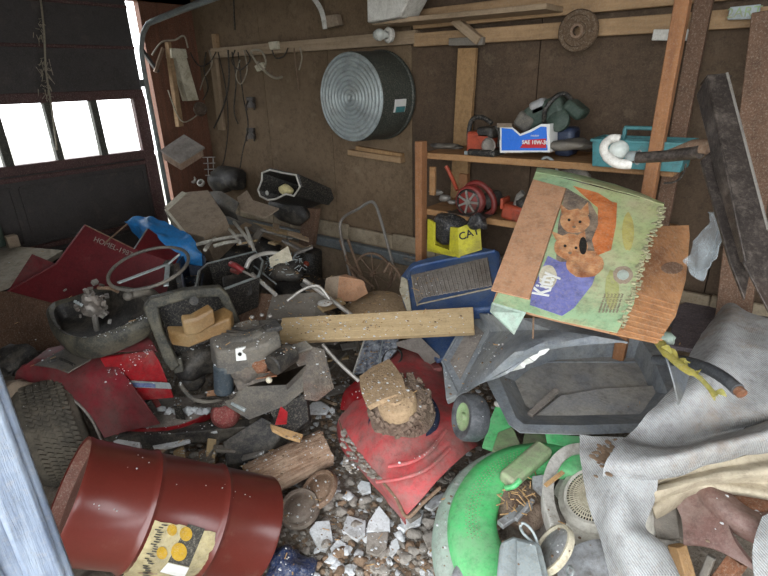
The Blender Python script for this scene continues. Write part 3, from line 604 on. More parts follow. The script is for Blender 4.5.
# circular saw on the middle shelf
p = Y(470, 190, 2.12); m = F0(p.x, 2.17, zt2) 
t = thing('circular_saw', 'red circular saw with black spoked guard on the middle shelf', 'circular saw', m)
c = (.0, -.06, .07)
MB(m).lathe([(.001, 0), (.068, 0), (.075, .006), (.075, .03), (.068, .034)], c, (0, 1, 0), 30).build('blade_housing', M['toolred'], t, smooth=50)
MB(m).lathe([(.05, 0), (.058, .006), (.062, .0)], (c[0], c[1]-.006, c[2]), (0, 1, 0), 30).build('guard_ring', M['blksteel'], t)
x = MB(m)
for k in range(7):
    a = k*2*pi/7; x.bar((c[0], c[1]-.006, c[2]), (c[0]+cos(a)*.055, c[1]-.006, c[2]+sin(a)*.055), .01, .006, up=V((0,-1,0)))
x.build('spokes', M['steel'], t)
MB(m).lathe([(.001, .006), (.014, .005), (.016, 0)], (c[0], c[1]-.008, c[2]), (0, -1, 0), 16).build('arbor_nut', M['steel'], t, smooth=50)
MB(m).tube(spline([(-.06, 0, .03), (-.055, 0, .11), (0, 0, .15), (.06, 0, .13), (.1, 0, .08), (.1, 0, .03), (.06, 0, .0)], 6, False), .014, 8).build('handle', M['toolred'], t, smooth=60)
MB(m).lathe([(.001, .09), (.03, .09), (.038, .08), (.04, 0)], (.045, .0, .06), (.5, .6, .2), 20).build('motor', M['blk'], t, smooth=40)
MB(m).box((.0, -.02, .008), (.2, .13, .006)).build('base_plate', M['blksteel'], t, .002)
tag(MB().tube(spline([Y(446, 166, 2.2), Y(452, 178, 2.2), Y(457, 190, 2.18)], 5), .01, 8).build('hand_tool', M['orange'], smooth=60), 'slim orange tool handle leaning left of the red circular saw', 'tool')
# drill-like orange tool
p = Y(512, 195, 2.12); m = F0(p.x, 2.17, zt2)
t = thing('power_tool', 'small orange-red power tool on the middle shelf right of the circular saw', 'power tool', m)
MB(m).box((0, 0, .035), (.11, .08, .07), Matrix.Rotation(.15, 3, 'Y')).build('body', M['orange'], t, .014)
MB(m).box((-.055, 0, .075), (.014, .08, .05)).build('front_lip', M['orange'], t, .005)
MB(m).tube([(0, 0, .07), (.01, .0, .11), (.03, 0, .13)], .014, 8).build('chuck', M['steel'], t)
MB(m).rock((.03, 0, .08), .035, 3, (1, .8, .8)).build('motor', M['blk'], t, smooth=80)
tag(MB().tube(spline([Y(540, 176, 2.15), Y(542, 160, 2.15), Y(549, 158, 2.15), Y(556, 166, 2.15), Y(557, 178, 2.15)], 6), .006, 8).build('bucket_bail', M['galv'], smooth=60), 'thin wire handle loop sticking up behind the pet food box', 'handle')
tag(MB().rock(Y(573, 180, 2.15), .06, 22, (1.2, .8, .8), 3).build('dark_bundle', M['shroud'], smooth=80), 'round dusty bundle just behind the top of the pet food box', 'bundle')
for k, (x_, y_, s) in enumerate(((436, 190, .03), (445, 196, .03), (452, 200, .02))):
    tag(MB().rock(Y(x_, y_+2, 2.2), s, 30+k, (1.2, .8, .6), 2).build('metal_scrap', M['steel'], smooth=50), ['metal scrap at the left end of the middle shelf', 'metal scrap on the middle shelf, second from the left end', 'small metal scrap beside the red circular saw'][k], 'scrap', 'scraps on the middle shelf')
# yellow bin under the shelf
P0 = Plane(Y(428, 240, 2.06), Y(470, 252, 1.98), Y(428, 215, 2.06))
t = thing('yellow_bin', 'bright yellow open-front bin holding a black bag under the middle shelf', 'bin', P0.at(440, 252))
MB().prism(P0.many([(427.5, 219), (434, 223), (434, 245), (449, 250), (450, 227), (458, 228), (459, 258), (449, 256), (427, 251)]), -P0.n*.012).build('front_frame', M['yellow'], t, .002)
P1 = Plane(P0.at(458, 228), P0.at(459, 256), P0.at(458, 240)+V((.16, .14, 0)))
MB().prism(P1.many([(458, 228), (480, 220), (482, 250), (459, 257)]), -P1.n*.006).build('side_panel', M['yellow'], t, .002)
MB().prism(P0.many([(427.5, 219), (458, 228), (459, 258), (427, 251)], -.15), -P0.n*.005).build('back_panel', M['yellow'], t)
u = P1.at(476, 234)-P1.at(462, 239)
MB().text('CAT', frame(P1.at(469, 234, .002), u, P1.n), .05, .001, off=.001).build('lettering', M['blackprint'], t, smooth=0)
tag(MB().rock(P0.at(447, 227, -.08), .085, 41, (1.15, .8, .9), 3, .45).build('rubbish_bag', M['bagblack'], smooth=50), 'crumpled black plastic bag stuffed in the yellow bin', 'bag')
tag(MB().rock(P0.at(478, 222, -.06), .04, 44, (1.2, .8, .9), 3, .45).build('rubbish_bag', M['bagblack'], smooth=50), 'small dark crumpled bag behind the yellow bin lettering', 'bag')
# ------------------------------------------------------------ blue case with ribbed panel
PB = Plane(Y(402, 290, 2.02), Y(497, 262, 2.06), Y(450, 250, 2.2))
PB = Plane(D(405, 290, 2.36), D(495, 280, 2.2), D(455, 250, 2.5))
t = thing('storage_case', 'navy blue plastic case with a dusty grey ribbed panel, leaning below the yellow bin', 'case', PB.at(450, 310))
sh = PB.many([(400, 276), (411, 262), (432, 256), (480, 246), (499, 250), (500, 300), (492, 308), (430, 312), (411, 311), (402, 300)])
MB().prism(sh, -PB.n*.06).build('shell', M['navy'], t, .012, seg=3)
x = MB().tube(spline(PB.many([(408, 280), (411, 269), (430, 263), (495, 251)], .004), 5), .008, 8); x.build('moulded_rim', M['navy'], t, smooth=60)
pn = PB.many([(411, 276), (488, 258), (492, 286), (424, 298), (418, 303)], .001)
MB().prism(pn, PB.n*.006).build('ribbed_panel', M['ribgrey'], t, .003)
x = MB()
for k in range(18):
    f = k/17; a = (415+f*72, 276.5-f*17); b = (422+f*70, 298-f*12); x.tube([PB.at(*a, .008), PB.at(*b, .008)], .0028, 5)
x.build('ribs', M['ribgrey'], t)
MB().tube(spline(PB.many([(412, 277), (417, 303), (424, 303), (492, 288)], .006), 5), .004, 6).build('panel_piping', M['cordw'], t)
MB().prism(PB.many([(402, 278), (408, 281), (412, 312), (408, 313), (400, 292)], .001), PB.n*.012).build('corner_guard', M['cream'], t, .003)
# ------------------------------------------------------------ pet food box
t1_ = 1.55
PK = Plane(D(520, 290, 1.40), D(660, 300, 1.28), D(560, 180, 1.72))
t = thing('pet_food_box', 'torn cardboard pet food box printed with kittens, propped on the black tote', 'box', PK.at(575, 320))
MB().prism(PK.many([(536, 180), (566, 188), (663, 207), (646, 235), (636, 290), (617, 333), (560, 320), (492, 303)], 0), -PK.n*.012).build('box_wall', M['card'], t, .003)
# glossy printed sheet, cardboard strip, and the print areas on it
MB().prism(PK.many([(536, 172), (664, 205), (660, 226), (650, 232), (646, 258), (637, 274), (634, 304), (623, 322), (617, 333), (560, 321), (493, 303), (500, 291), (530, 300), (566, 192), (533, 180)], .003), PK.n*.003).build('printed_sheet', M['mintprint'], t)
def prt(name, pts, m, off=.0065): return MB().prism(PK.many(pts, off), PK.n*.0008).build(name, m, t)
prt('smoky_patch', [(566, 188), (590, 202), (601, 222), (600, 250), (585, 262), (556, 262), (558, 225)], M['greyprint'])
prt('yellow_patch', [(573, 186), (598, 193), (612, 202), (606, 214), (592, 203)], M['orangeprint'], .0062)
prt('purple_patch', [(548, 256), (560, 262), (590, 262), (600, 262), (592, 285), (574, 308), (562, 316), (530, 305), (532, 290)], M['purpleprint'], .0068)
prt('orange_patch', [(598, 200), (617, 203), (616, 225), (611, 250), (596, 256), (592, 240), (598, 225)], M['orangeprint'], .0072)
def blob(px, py, rx, ry, n=18, s=0): return [(px+cos(2*pi*k/n)*rx*(1+.12*NZ.noise(V((k*.9, s, 0)))), py+sin(2*pi*k/n)*ry*(1+.12*NZ.noise(V((k*.9, s, 5))))) for k in range(n)]
prt('yellow_patch', blob(628, 232, 6, 19, 20, 4), mat('mustard_print', 'a89c50', 'b4ac6c', sc=30, rough=.8, bump=.1), .0066)
prt('yellow_patch', blob(612, 290, 7, 20, 20, 9), mat('olive_print', '94985c', 'a8a874', sc=30, rough=.8, bump=.1), .0064)
prt('kitten_head', blob(575, 221, 15, 12, s=1)+[], M['furprint'], .0075)
prt('kitten_head', blob(571, 247, 17, 13, s=2), M['furprint'], .0082)
prt('kitten_body', blob(585, 264, 19, 14, s=3), M['furprint'], .0078)
for q in ([(562, 214), (559, 203), (569, 211)], [(580, 211), (588, 202), (589, 215)], [(556, 240), (551, 231), (563, 236)], [(577, 236), (585, 230), (586, 242)]): prt('kitten_ear', q, M['furprint'], .0079)
for q in ((569, 220), (580, 222), (565, 246), (576, 248)): prt('kitten_eye', blob(q[0], q[1], 1.6, 1.4, 10), M['blackprint'], .0088)
prt('kitten_nose', blob(574, 227, 2, 1.3, 10), M['chunkb'], .0088); prt('kitten_nose', blob(570, 253, 2, 1.3, 10), M['chunkb'], .009)
prt('kitten_bib', blob(583, 246, 4, 9, 12), M['blackprint'], .0086)
prt('round_badge', blob(548, 277, 9, 12, 24), M['cream'], .0076)
u = PK.at(545, 265)-PK.at(535, 293)
MB().text('Kitty', frame(PK.at(545, 284, .0125), u, PK.n), .062, .0006, off=.0015, sx=.75).build('brand_lettering', M['paperwhite'], t, smooth=0)
prt('round_seal', blob(623, 275, 10, 9, 24), M['carddull'], .0068); prt('seal_centre', blob(623, 275, 6, 5, 20), M['greenpale'], .0078)
x = MB()
for k in range(6):
    u = PK.at(606+k*2.6, 300)-PK.at(600+k*2.6, 318)
    x.text('nutritious dry food', frame(PK.at(602+k*3.5, 303, .0072), u, PK.n), .009, .0004)
x.build('fine_print', M['greyprint'], t, smooth=0)
MB().prism(PK.many([(533, 180), (566, 189), (529, 300), (491, 291)], .008), PK.n*.004).build('cardboard_flap', M['card'], t, .001)
MB().patch([PK.many([(536, 172), (560, 176), (600, 186), (640, 197), (664, 205)], .008), PK.many([(537, 168), (560, 171), (600, 181), (640, 193), (664, 204)], -.02), PK.many([(537, 168), (560, 171), (600, 181), (640, 193), (664, 204)], -.1)], 3, 3, .002, .004, 20).build('top_edge', M['mintprint'], t)
x = MB(); rn = random.Random(3)
for k in range(140):
    f = k/139; c = spline([V((663, 207, 0)), V((655, 232, 0)), V((644, 262, 0)), V((636, 290, 0)), V((620, 330, 0))], 12)[int(f*47)]
    x.rock(PK.at(c.x+rn.uniform(-5, 3), c.y+rn.uniform(-2, 2), .008), rn.uniform(.003, .008), k, (1, 1, .6), 1)
x.build('torn_edge', mat('frayed_paper', '8a8c6c', 'b0aa88', sc=40, rough=.95, stain='5c4c38'), t)
PF = Plane(PK.at(645, 240, -.02), PK.at(622, 330, -.01), PK.at(690, 235, -.09))
MB().prism(PF.many([(652, 226), (689, 225), (690, 236), (686, 280), (676, 316), (658, 343), (610, 333), (630, 300), (640, 262)]), -PF.n*.006).build('side_flap', M['cardwet'], t, .001)
MB().prism(PF.many(blob(672, 268, 11, 6, 16, 3), .0012), PF.n*.0006).build('dark_smudge', M['panelbrown'], t)
x = MB()
for k in range(8): x.tube([PF.at(622+k*1.2, 330-k*5.5, .002), PF.at(662+k*2, 340-k*5, .002)], .0022, 5)
x.build('corrugation', M['cardwet'], t)
MB().prism([PK.at(492, 303, .002), PK.at(526, 313, .002), D(514, 335, 1.33), D(490, 312, 1.36)], PK.n*.003).build('loose_flap', M['greenpale'], t)
# ------------------------------------------------------------ steel beam, hitch and things at the right
b0 = D(722, 92, 1.18); b1 = D(775, 285, 1.02)
t = thing('steel_frame', 'black angled steel frame member with welded tube at the right edge', 'steel frame', b1)
ax = (b1-b0).normalized()
PS = Plane(D(705, 90, 1.17), D(748, 88, 1.15), D(760, 260, 1.02))
MB().prism(PS.many([(707, 75), (727, 73), (768, 230), (790, 320), (778, 330), (742, 260)], 0), -PS.n*.006).build('front_plate', M['blksteel'], t, .002)
MB().prism([PS.at(707, 75), PS.at(727, 73), PS.at(732, 76, -.07), PS.at(700, 84, -.05)], -PS.n*.004).build('end_cap', M['blksteel'], t)
PQ = Plane(PS.at(707, 76), PS.at(742, 260), PS.at(696, 93, -.055))
MB().prism(PQ.many([(706, 77), (696, 95), (706, 135), (716, 180), (740, 262), (745, 262)]), -PQ.n*.005).build('side_plate', M['blksteel'], t, .002)
q = PS.many([(727, 73), (768, 230)]); MB().tube([q[0], q[1]], .003, 6).build('rolled_edge', M['steel'], t)
MB().prism(PS.many([(701, 160), (712, 150), (752, 262), (745, 300), (730, 262)], -.05), -PS.n*.01).build('rear_plate', M['blksteel'], t, .002)
MB().tube([D(700, 152, 1.22), D(668, 156, 1.3), D(634, 158, 1.38)], [.016, .015, .014], 16).build('tube', M['blksteel'], t, smooth=50)
MB().tube([D(712, 146, 1.2), D(690, 146, 1.25), D(664, 153, 1.31)], [.024, .019, .006], 12, flat=.5).build('bracket', M['rusty'], t, smooth=50)
MB().lathe([(.001, .02), (.01, .02), (.016, .01), (.016, -.01), (.02, -.012)], D(634, 157, 1.38), (D(626, 156, 1.4)-D(640, 157, 1.37)), 18).build('collar', M['galv'], t, smooth=50)
c = D(619, 152, 1.41)
MB().tube(spline([D(631, 164, 1.39), D(617, 163, 1.4), D(606, 155, 1.42), D(604, 146, 1.42), D(611, 139, 1.42), D(620, 139, 1.41)], 6), [.014]*12+[.012]*19, 12).build('hook_end', M['white'], t, smooth=60)
MB().ball(D(619, 150, 1.41), .026, (1, 1, 1), 12).build('knob', M['bulbglass'], t, smooth=80)
tag(MB().tube(spline([D(686, 164, 1.5), D(682, 176, 1.5), D(674, 182, 1.5), D(664, 183, 1.5)], 5), .003, 6).build('cable', M['cord'], smooth=60), 'thin dark wire arching below the steel tube', 'wire')
# clear plastic strip
tag(MB().patch([[D(708, 212, 1.3), D(722, 214, 1.3), D(734, 221, 1.28)], [D(706, 225, 1.28), D(717, 232, 1.3), D(726, 238, 1.28)], [D(694, 245, 1.27), D(706, 255, 1.3), D(714, 258, 1.27)], [D(684, 262, 1.26), D(694, 276, 1.28), D(702, 280, 1.26)]], 5, 6, .003, .012, 22, 3).build('plastic_sheet', M['film'], smooth=60), 'crumpled clear plastic strip sticking up right of the pet food box', 'plastic sheet')
# grey boards on the far right
b = Plane(Z(690, 270, .62), Z(768, 290, .62), Z(768, 345, .5))
tag(MB().prism(b.many([(688, 268), (700, 272), (780, 298), (780, 350), (770, 344), (686, 300)]), -b.n*.02).build('grey_board', M['darkboard'], None, .003), 'wide dark grey board lying at the right edge behind the grey matting', 'board')
b = Plane(Z(680, 300, .55), Z(760, 320, .55), Z(700, 345, .52))
tag(MB().prism(b.many([(676, 306), (690, 300), (760, 322), (745, 352), (700, 350), (668, 345)]), -b.n*.02).build('grey_board', mat('purple_grey_board', '544c50', '6a6066', sc=5, rough=.8), None, .003), 'dull purple-grey board below the wide dark board at the right', 'board')
tag(MB().tube([Z(688, 292, .585), Z(728, 304, .57)], .006, 6).build('pale_rod', M['cordw']), 'pale thin rod lying on the dark board at the right', 'rod')
# ------------------------------------------------------------ black totes
PT1 = Plane(Z(500, 420, .42), Z(670, 425, .42), Z(580, 345, .47))
t = thing('storage_tote', 'large dusty black plastic tote lying open below the pet food box', 'tote', PT1.at(590, 432))
rim = [(483, 375), (520, 350), (548, 335), (602, 330), (648, 332), (662, 350), (681, 395), (668, 414), (650, 432), (576, 435), (520, 433), (509, 425)]
inn = [(498, 374), (522, 356), (552, 343), (602, 337), (640, 339), (652, 356), (668, 394), (657, 410), (645, 423), (576, 425), (524, 424), (516, 417)]
flo = [(515, 381), (530, 369), (556, 360), (602, 357), (634, 358), (641, 370), (651, 392), (644, 402), (638, 411), (576, 412), (534, 412), (526, 406)]
A = PT1.many(rim); A2 = PT1.many(rim, -.018); B = PT1.many(inn); Cc = PT1.many(flo, -.09); n = len(rim)
def loft(name, loops, m, par, cap=False, sm=35, bev=0):
    x = MB(); vs = []; fs = []; n = len(loops[0])
    for l in loops: vs += l
    for i in range(len(loops)-1):
        for k in range(n): fs.append((i*n+k, i*n+(k+1)%n, (i+1)*n+(k+1)%n, (i+1)*n+k))
    if cap: fs.append(tuple((len(loops)-1)*n+k for k in range(n)))
    return x.add(vs, fs).build(name, m, par, bev, sm)
Bo = PT1.many(inn, -.018); Co = PT1.many(flo, -.1)
loft('rim', [Bo, A2, A, B, PT1.many(inn, -.006)], M['tote'], t, bev=.002)
loft('wall', [PT1.many(inn, -.004), Cc, [c-PT1.n*.004 for c in Cc], PT1.many(inn, -.02)], M['tote'], t)
loft('bottom', [Cc, [c*.5+sum(Cc, V())/n*.5 for c in Cc]], M['totein'], t, cap=True)
x = MB()
for a, b in (((540, 362), (636, 362)), ((530, 408), (640, 408))): x.tube([PT1.at(*a, -.087), PT1.at(*b, -.087)], .004, 6)
x.build('moulded_rib', M['tote'], t)
# flat board and stick inside the tote
tag(MB().prism(PT1.many([(524, 424), (560, 395), (600, 388), (655, 385), (662, 408), (645, 424)], -.065), -PT1.n*.012).build('dusty_board', M['totein'], None, .004), 'dust-covered board lying inside the black tote', 'board')
tag(MB().bar(PT1.at(530, 415, -.045), PT1.at(557, 390, -.045), .022, .014, PT1.n).build('wood_stick', M['ribgrey'], None, .002), 'grey wood stick lying across the lower left of the black tote', 'stick')
# second tote / lid with white print
PT2 = Plane(Z(460, 420, .44), Z(560, 350, .62), Z(480, 315, .6))
t = thing('storage_tote', 'black tote on its side with white lettering, left of the open tote', 'tote', PT2.at(470, 420))
E1 = Plane(Z(450, 420, .38), Z(442, 360, .46), Z(480, 320, .56))
ep = [(442, 362), (468, 312), (475, 312), (489, 328), (491, 334), (462, 392), (455, 396), (446, 400)]
MB().prism(E1.many(ep), -E1.n*.03).build('end_wall', M['tote'], t, .004)
MB().prism(E1.many([(450, 362), (472, 322), (484, 333), (460, 380)], .002), E1.n*.002).build('end_panel', M['ribgrey'], t, .002)
x = MB().tube([E1.at(*p, .003) for p in ((442, 362), (470, 312), (490, 330), (458, 394))], .005, 6, True); x.build('lip', M['tote'], t)
a, b, c = E1.at(490, 332), E1.at(456, 396), E1.at(473, 313)
f1 = D(628, 342, 1.52); f2 = D(505, 372, 1.60)
MB().patch([[b, b.lerp(f2, .5), f2], [E1.at(474, 362), D(515, 352, 1.56), D(548, 350, 1.55)], [a, D(550, 330, 1.6), f1]], 4, 4, .008).build('long_side', M['tote'], t)
MB().patch([[a, D(550, 330, 1.6), f1], [c, D(520, 318, 1.72), D(585, 318, 1.68)]], 4, 4, .006).build('upper_side', M['tote'], t)
x = MB()
PW = Plane(E1.at(474, 362), D(548, 350, 1.55), D(550, 330, 1.6))
for q in ([(506, 363), (510, 357), (518, 355), (514, 358), (512, 361), (511, 366), (500, 369)], [(512, 362), (519, 358), (528, 349), (527, 358), (519, 361), (518, 364), (511, 366)], [(528, 357), (530, 351), (536, 345), (543, 345), (538, 350), (533, 352)]): x.prism(PW.many(q, .03), -PW.n*.026)
x.build('white_lettering', M['paperwhite'], t)
tag(MB().tube([D(534, 298, 1.42), D(533, 338, 1.52)], .003, 6).build('thin_rod', M['rusty']), 'thin brown rod poking up between the pet food box and the tote', 'rod')
tag(MB().bar(Z(492, 372, .40), Z(524, 428, .36), .03, .012).build('lath', M['tote'], None, .003), 'dark slat running down beside the left rim of the open tote', 'slat')
# stiff dark plastic right of the tote
t_ = MB().patch([[D(650, 338, 1.5), D(660, 345, 1.46), D(668, 360, 1.42)], [D(664, 350, 1.48), D(672, 366, 1.45), D(675, 385, 1.4)], [D(690, 372, 1.5), D(685, 390, 1.44), D(679, 405, 1.36)]], 4, 4, .004)
tag(t_.build('plastic_flap', M['tote']), 'folded dark plastic flap along the right rim of the open tote', 'flap')
# black hose end
tag(MB().tube(spline([D(655, 360, 1.52), D(682, 361, 1.42), D(706, 368, 1.33), D(724, 378, 1.27), D(738, 390, 1.22)], 8), .0155, 16).build('rubber_hose', M['pipeplastic'], smooth=50), 'curved black rubber hose with a rusty open end lying on the grey matting', 'hose')
c0, c1 = D(737, 389, 1.224), D(741, 393, 1.212); tag(MB().lathe([(.001, .0), (.011, 0), (.013, .004), (.013, -.01)], c1, c1-c0, 16).build('rusty_plug', M['rustor']), 'round rusty plug in the end of the black hose', 'plug')
# withered leaves
t = thing('withered_stalk', 'withered yellow-green stalk with dried leaves lying on the grey matting', 'stalk', D(690, 380, 1.3))
MB().tube(spline([D(658, 340, 1.45), D(670, 356, 1.38), D(684, 368, 1.32), D(700, 378, 1.27), D(716, 396, 1.22)], 6), [.014]*6+[.01]*10+[.006]*9, 7, flat=.5).build('stem', M['yellowveg'], t, smooth=60)
rn = random.Random(2)
for k in range(9):
    f = .1+.1*k; p = V((660+60*f, 342+56*f, 0)); a = D(p.x, p.y, 1.42-.2*f); b = D(p.x+rn.uniform(-12, 14), p.y+rn.uniform(-8, 14), 1.40-.2*f); md = a.lerp(b, .5)+V((0, 0, .008)); w = (b-a).cross(cf).normalized()*.008
    MB().patch([[a-w*.3, md-w, b-w*.2], [a+w*.3, md+w, b+w*.2]], 3, 2, .001).build('leaf', M['yellowveg'], t)
tag(MB().rock(D(667, 338, 1.44), .022, 6, (1, 1, .7), 2, .6).build('pale_husk', M['greenpale'], smooth=60), 'small pale crumpled husk at the foot of the cardboard flap', 'husk')
# ------------------------------------------------------------ grey matting, canvas, broken chair (right foreground)
def rz(pts): return [Z(*p) for p in pts]
t = thing('ribbed_matting', 'large sheet of pale grey ribbed matting draped over the junk at the right', 'matting', Z(700, 400, .5))
x = MB()
x.patch([rz([(706, 330, .60), (728, 305, .66), (748, 313, .67), (805, 335, .66)]),
         rz([(693, 352, .60), (718, 340, .67), (750, 345, .66), (812, 360, .66)]),
         rz([(676, 388, .57), (705, 380, .64), (748, 385, .61), (818, 385, .65)]),
         rz([(648, 415, .54), (688, 412, .57), (740, 415, .57), (822, 400, .62)]),
         rz([(628, 436, .50), (668, 448, .48), (722, 434, .50), (826, 408, .54)]),
         rz([(618, 446, .53), (668, 453, .56), (726, 440, .58), (828, 411, .62)]),
         rz([(606, 462, .51), (650, 464, .56), (720, 449, .58), (828, 422, .62)]),
         rz([(603, 478, .45), (652, 476, .50), (720, 459, .52), (828, 434, .56)]),
         rz([(612, 474, .42), (660, 472, .46), (724, 455, .47), (828, 432, .50)])], 9, 6, .006, .012, 7, 1)
x.build('upper_sheet', M['fabric'], t, smooth=70)
x = MB().patch([rz([(580, 436, .45), (604, 438, .47), (628, 440, .49), (650, 446, .49)]),
                rz([(582, 462, .43), (602, 458, .47), (630, 462, .50), (655, 476, .47)]),
                rz([(588, 492, .40), (606, 486, .45), (626, 492, .47), (652, 500, .41)]),
                rz([(596, 522, .36), (612, 516, .43), (630, 520, .43), (644, 528, .38)]),
                rz([(606, 552, .32), (624, 546, .40), (648, 545, .41), (664, 550, .36)]),
                rz([(614, 590, .27), (636, 585, .36), (660, 580, .36), (684, 588, .30)])], 8, 8, .006, .012, 9, 7)
x.build('hanging_strip', M['fabric'], t, smooth=70)
x = MB(); rn = random.Random(51)
for k in range(70):
    f = rn.random(); q = Z(603+rn.gauss(0, 5)+f*6, 458+rn.gauss(0, 7), .487); x.rock(q, rn.uniform(.003, .010), k, (1.3, 1, .4), 1, .5)
x.build('dried_mud', M['chunkb'], t)['kind'] = 'stuff'
0 and MB().patch([rz([(593, 448, .475), (604, 446, .485), (614, 450, .495)]), rz([(592, 466, .463), (606, 464, .488), (618, 468, .497)]), rz([(602, 482, .452), (610, 484, .465), (618, 488, .472)])], 5, 5, .008, .012, 40, 2).build('mud_stain', M['chunkb'], t, smooth=70)
t = thing('canvas_cloth', 'beige canvas cloth bunched under the grey matting at the right edge', 'cloth', Z(710, 480, .4))
MB().patch([rz([(646, 484, .44), (690, 468, .47), (740, 456, .49), (828, 436, .51)]),
            rz([(650, 488, .41), (694, 474, .45), (740, 466, .47), (828, 452, .50)]),
            rz([(653, 493, .43), (696, 481, .455), (742, 474, .48), (828, 466, .50)]),
            rz([(652, 502, .39), (694, 487, .415), (738, 482, .43), (828, 486, .45)]),
            rz([(652, 512, .38), (680, 492, .41), (722, 487, .43), (775, 497, .43), (828, 508, .43)][0:1]+[(690, 489, .41), (730, 489, .425), (828, 508, .43)]),
            rz([(654, 516, .34), (692, 495, .37), (730, 493, .39), (828, 512, .39)])], 8, 5, .006, .01, 8, 3).build('cloth', M['beige'], t, smooth=70)
t = thing('broken_chair', 'broken brown leather chair tipped over under the beige canvas', 'chair', Z(710, 560, .2))
MB().patch([rz([(668, 494, .36), (700, 482, .39), (716, 500, .38)]), rz([(682, 520, .33), (706, 515, .36), (734, 535, .37)]), rz([(684, 545, .30), (715, 550, .32), (762, 574, .33)])], 6, 6, .012, .004, 10).build('seat_panel', M['brownleather'], t, smooth=50)
MB().patch([rz([(697, 484, .385), (704, 483, .40), (712, 484, .39)]), rz([(710, 504, .38), (718, 502, .405), (727, 499, .385)]), rz([(731, 523, .37), (739, 520, .40), (748, 515, .38)]), rz([(758, 540, .36), (763, 531, .39), (768, 519, .37)]), rz([(790, 560, .35), (792, 540, .38), (790, 512, .36)])], 6, 6, .02, .002, 10).build('curved_rail', M['brownleather'], t, smooth=60)
MB().patch([rz([(716, 484, .37), (745, 488, .38), (775, 492, .38)]), rz([(736, 505, .37), (752, 508, .38), (772, 506, .38)]), rz([(748, 518, .36), (754, 520, .36), (766, 516, .36)])], 5, 5, .01, .008, 25).build('cushion', M['rustor'], t, smooth=60)
MB().prism(rz([(650, 514, .32), (674, 496, .35), (680, 538, .27), (658, 542, .26)]), (.01, .03, -.02)).build('side_board', M['greyboard'], t, .003)
MB().prism(rz([(656, 538, .29), (680, 541, .29), (684, 554, .27), (664, 548, .27)]), (0, .02, -.03)).build('cross_rail', M['shroud'], t, .003)
MB().bar(Z(677, 545, .29), Z(696, 610, .15), .035, .035).build('leg', M['stud'], t, .003)
MB().bar(Z(738, 560, .28), Z(708, 600, .15), .04, .035).build('leg', M['rustor'], t, .003)
MB().bar(Z(712, 556, .28), Z(694, 600, .15), .02, .02).build('leg', M['shroud'], t, .003)
tag(MB().patch([rz([(762, 520, .42), (790, 505, .44)]), rz([(752, 552, .40), (790, 545, .42)]), rz([(756, 590, .36), (790, 590, .38)])], 6, 6, .006, .01, 12).build('matting_scrap', M['fabric'], smooth=70), 'corner of pale grey matting at the bottom right beside the broken chair', 'matting')
# ------------------------------------------------------------ green mower deck
gc = Z(566, 540, .24); up = V((.10, -.12, 1)).normalized()
t = thing('green_mower', 'bright green mower deck lying at the bottom centre with its engine parts exposed', 'mower', gc-up*.1)
ref = V((-1, 0, 0))
MB().lathe([(.20, .02), (.205, .05), (.225, .062), (.30, .055), (.335, .035), (.345, .0), (.34, -.005), (.33, .025), (.3, .045), (.225, .052), (.21, .045)], gc, up, 60, ref, -2.0, 2.2).build('deck', M['green'], t, smooth=60)
MB().lathe([(.34, .0), (.365, -.005), (.385, -.03), (.39, -.07), (.38, -.07), (.362, -.02), (.34, -.01)], gc, up, 60, ref, -2.0, 2.0).build('skirt', M['greenpale'], t, smooth=60)
def on_deck(a, r_, h): 
    f = frame(gc, ref-up*ref.dot(up), up); return f @ V((cos(a)*r_, sin(a)*r_, h))
x = MB()
for k in range(34):
    a = -.75+k*.045
    for q_ in range(7): r_ = .236+q_*.0095; x.ball(on_deck(a+(q_ % 2)*.02, r_, .0585-max(0, r_-.28)*.25), .0027, (1, 1, .4), 3)
x.build('tread_dots', M['greendirty'], t)
MB().prism(rz([(498, 432, .30), (513, 426, .32), (524, 452, .31), (512, 462, .30), (492, 450, .29)]), (0, 0, -.05)).build('front_bracket', M['greendirty'], t, .004)
MB().prism(rz([(482, 446, .27), (490, 420, .31), (496, 404, .35), (503, 404, .35), (511, 424, .32), (518, 444, .29), (500, 452, .27)]), (0, 0, -.012)).build('side_wing', M['green'], t, .003)
x = MB().bar(Z(506, 482, .34), Z(545, 448, .36), .06, .045, up); x.build('housing_bar', M['greendirty'], t, .012, seg=3)
MB().prism(rz([(526, 424, .3), (555, 432, .3), (548, 450, .3), (522, 446, .3)]), (0, 0, -.04)).build('rear_panel', M['greendirty'], t, .004)
MB().patch([rz([(545, 434, .34), (560, 436, .34), (582, 438, .34)]), rz([(548, 444, .32), (562, 448, .32), (582, 450, .32)]), rz([(556, 455, .29), (566, 456, .29), (582, 460, .29)])], 4, 4, .01).build('rear_panel', M['green'], t)
MB().rock(Z(518, 505, .25), .085, 8, (1, 1.1, .8), 4, .4).build('engine_block', M['coarse'], t, smooth=40)
MB().rock(Z(560, 520, .2), .12, 18, (1, 1.1, .5), 4, .4).build('engine_block', M['engine'], t, smooth=40)
MB().bar(Z(500, 525, .3), Z(530, 505, .3), .025, .015).build('linkage', M['greycast'], t, .003)
MB().bar(Z(516, 520, .31), Z(533, 500, .32), .012, .012).build('linkage', M['greycast'], t, .002)
MB().tube(spline(rz([(506, 488, .33), (514, 486, .35), (520, 480, .36)]), 4), .008, 8).build('green_nozzle', M['green'], t)
wc = D(466, 417, 1.66); ax = (-cR*.93-cf*.30+cU*.14).normalized()
w = MB().lathe([(.045, .012), (.06, .02), (.07, .018), (.077, .005), (.077, -.035), (.068, -.05), (.045, -.05)], wc, ax, 36) if 0 else MB().lathe([(.045, .012), (.06, .02), (.07, .018), (.077, .005), (.077, -.035), (.068, -.05), (.045, -.05)], wc, ax, 36); w.build('tyre', M['pipeplastic'], t, smooth=50)
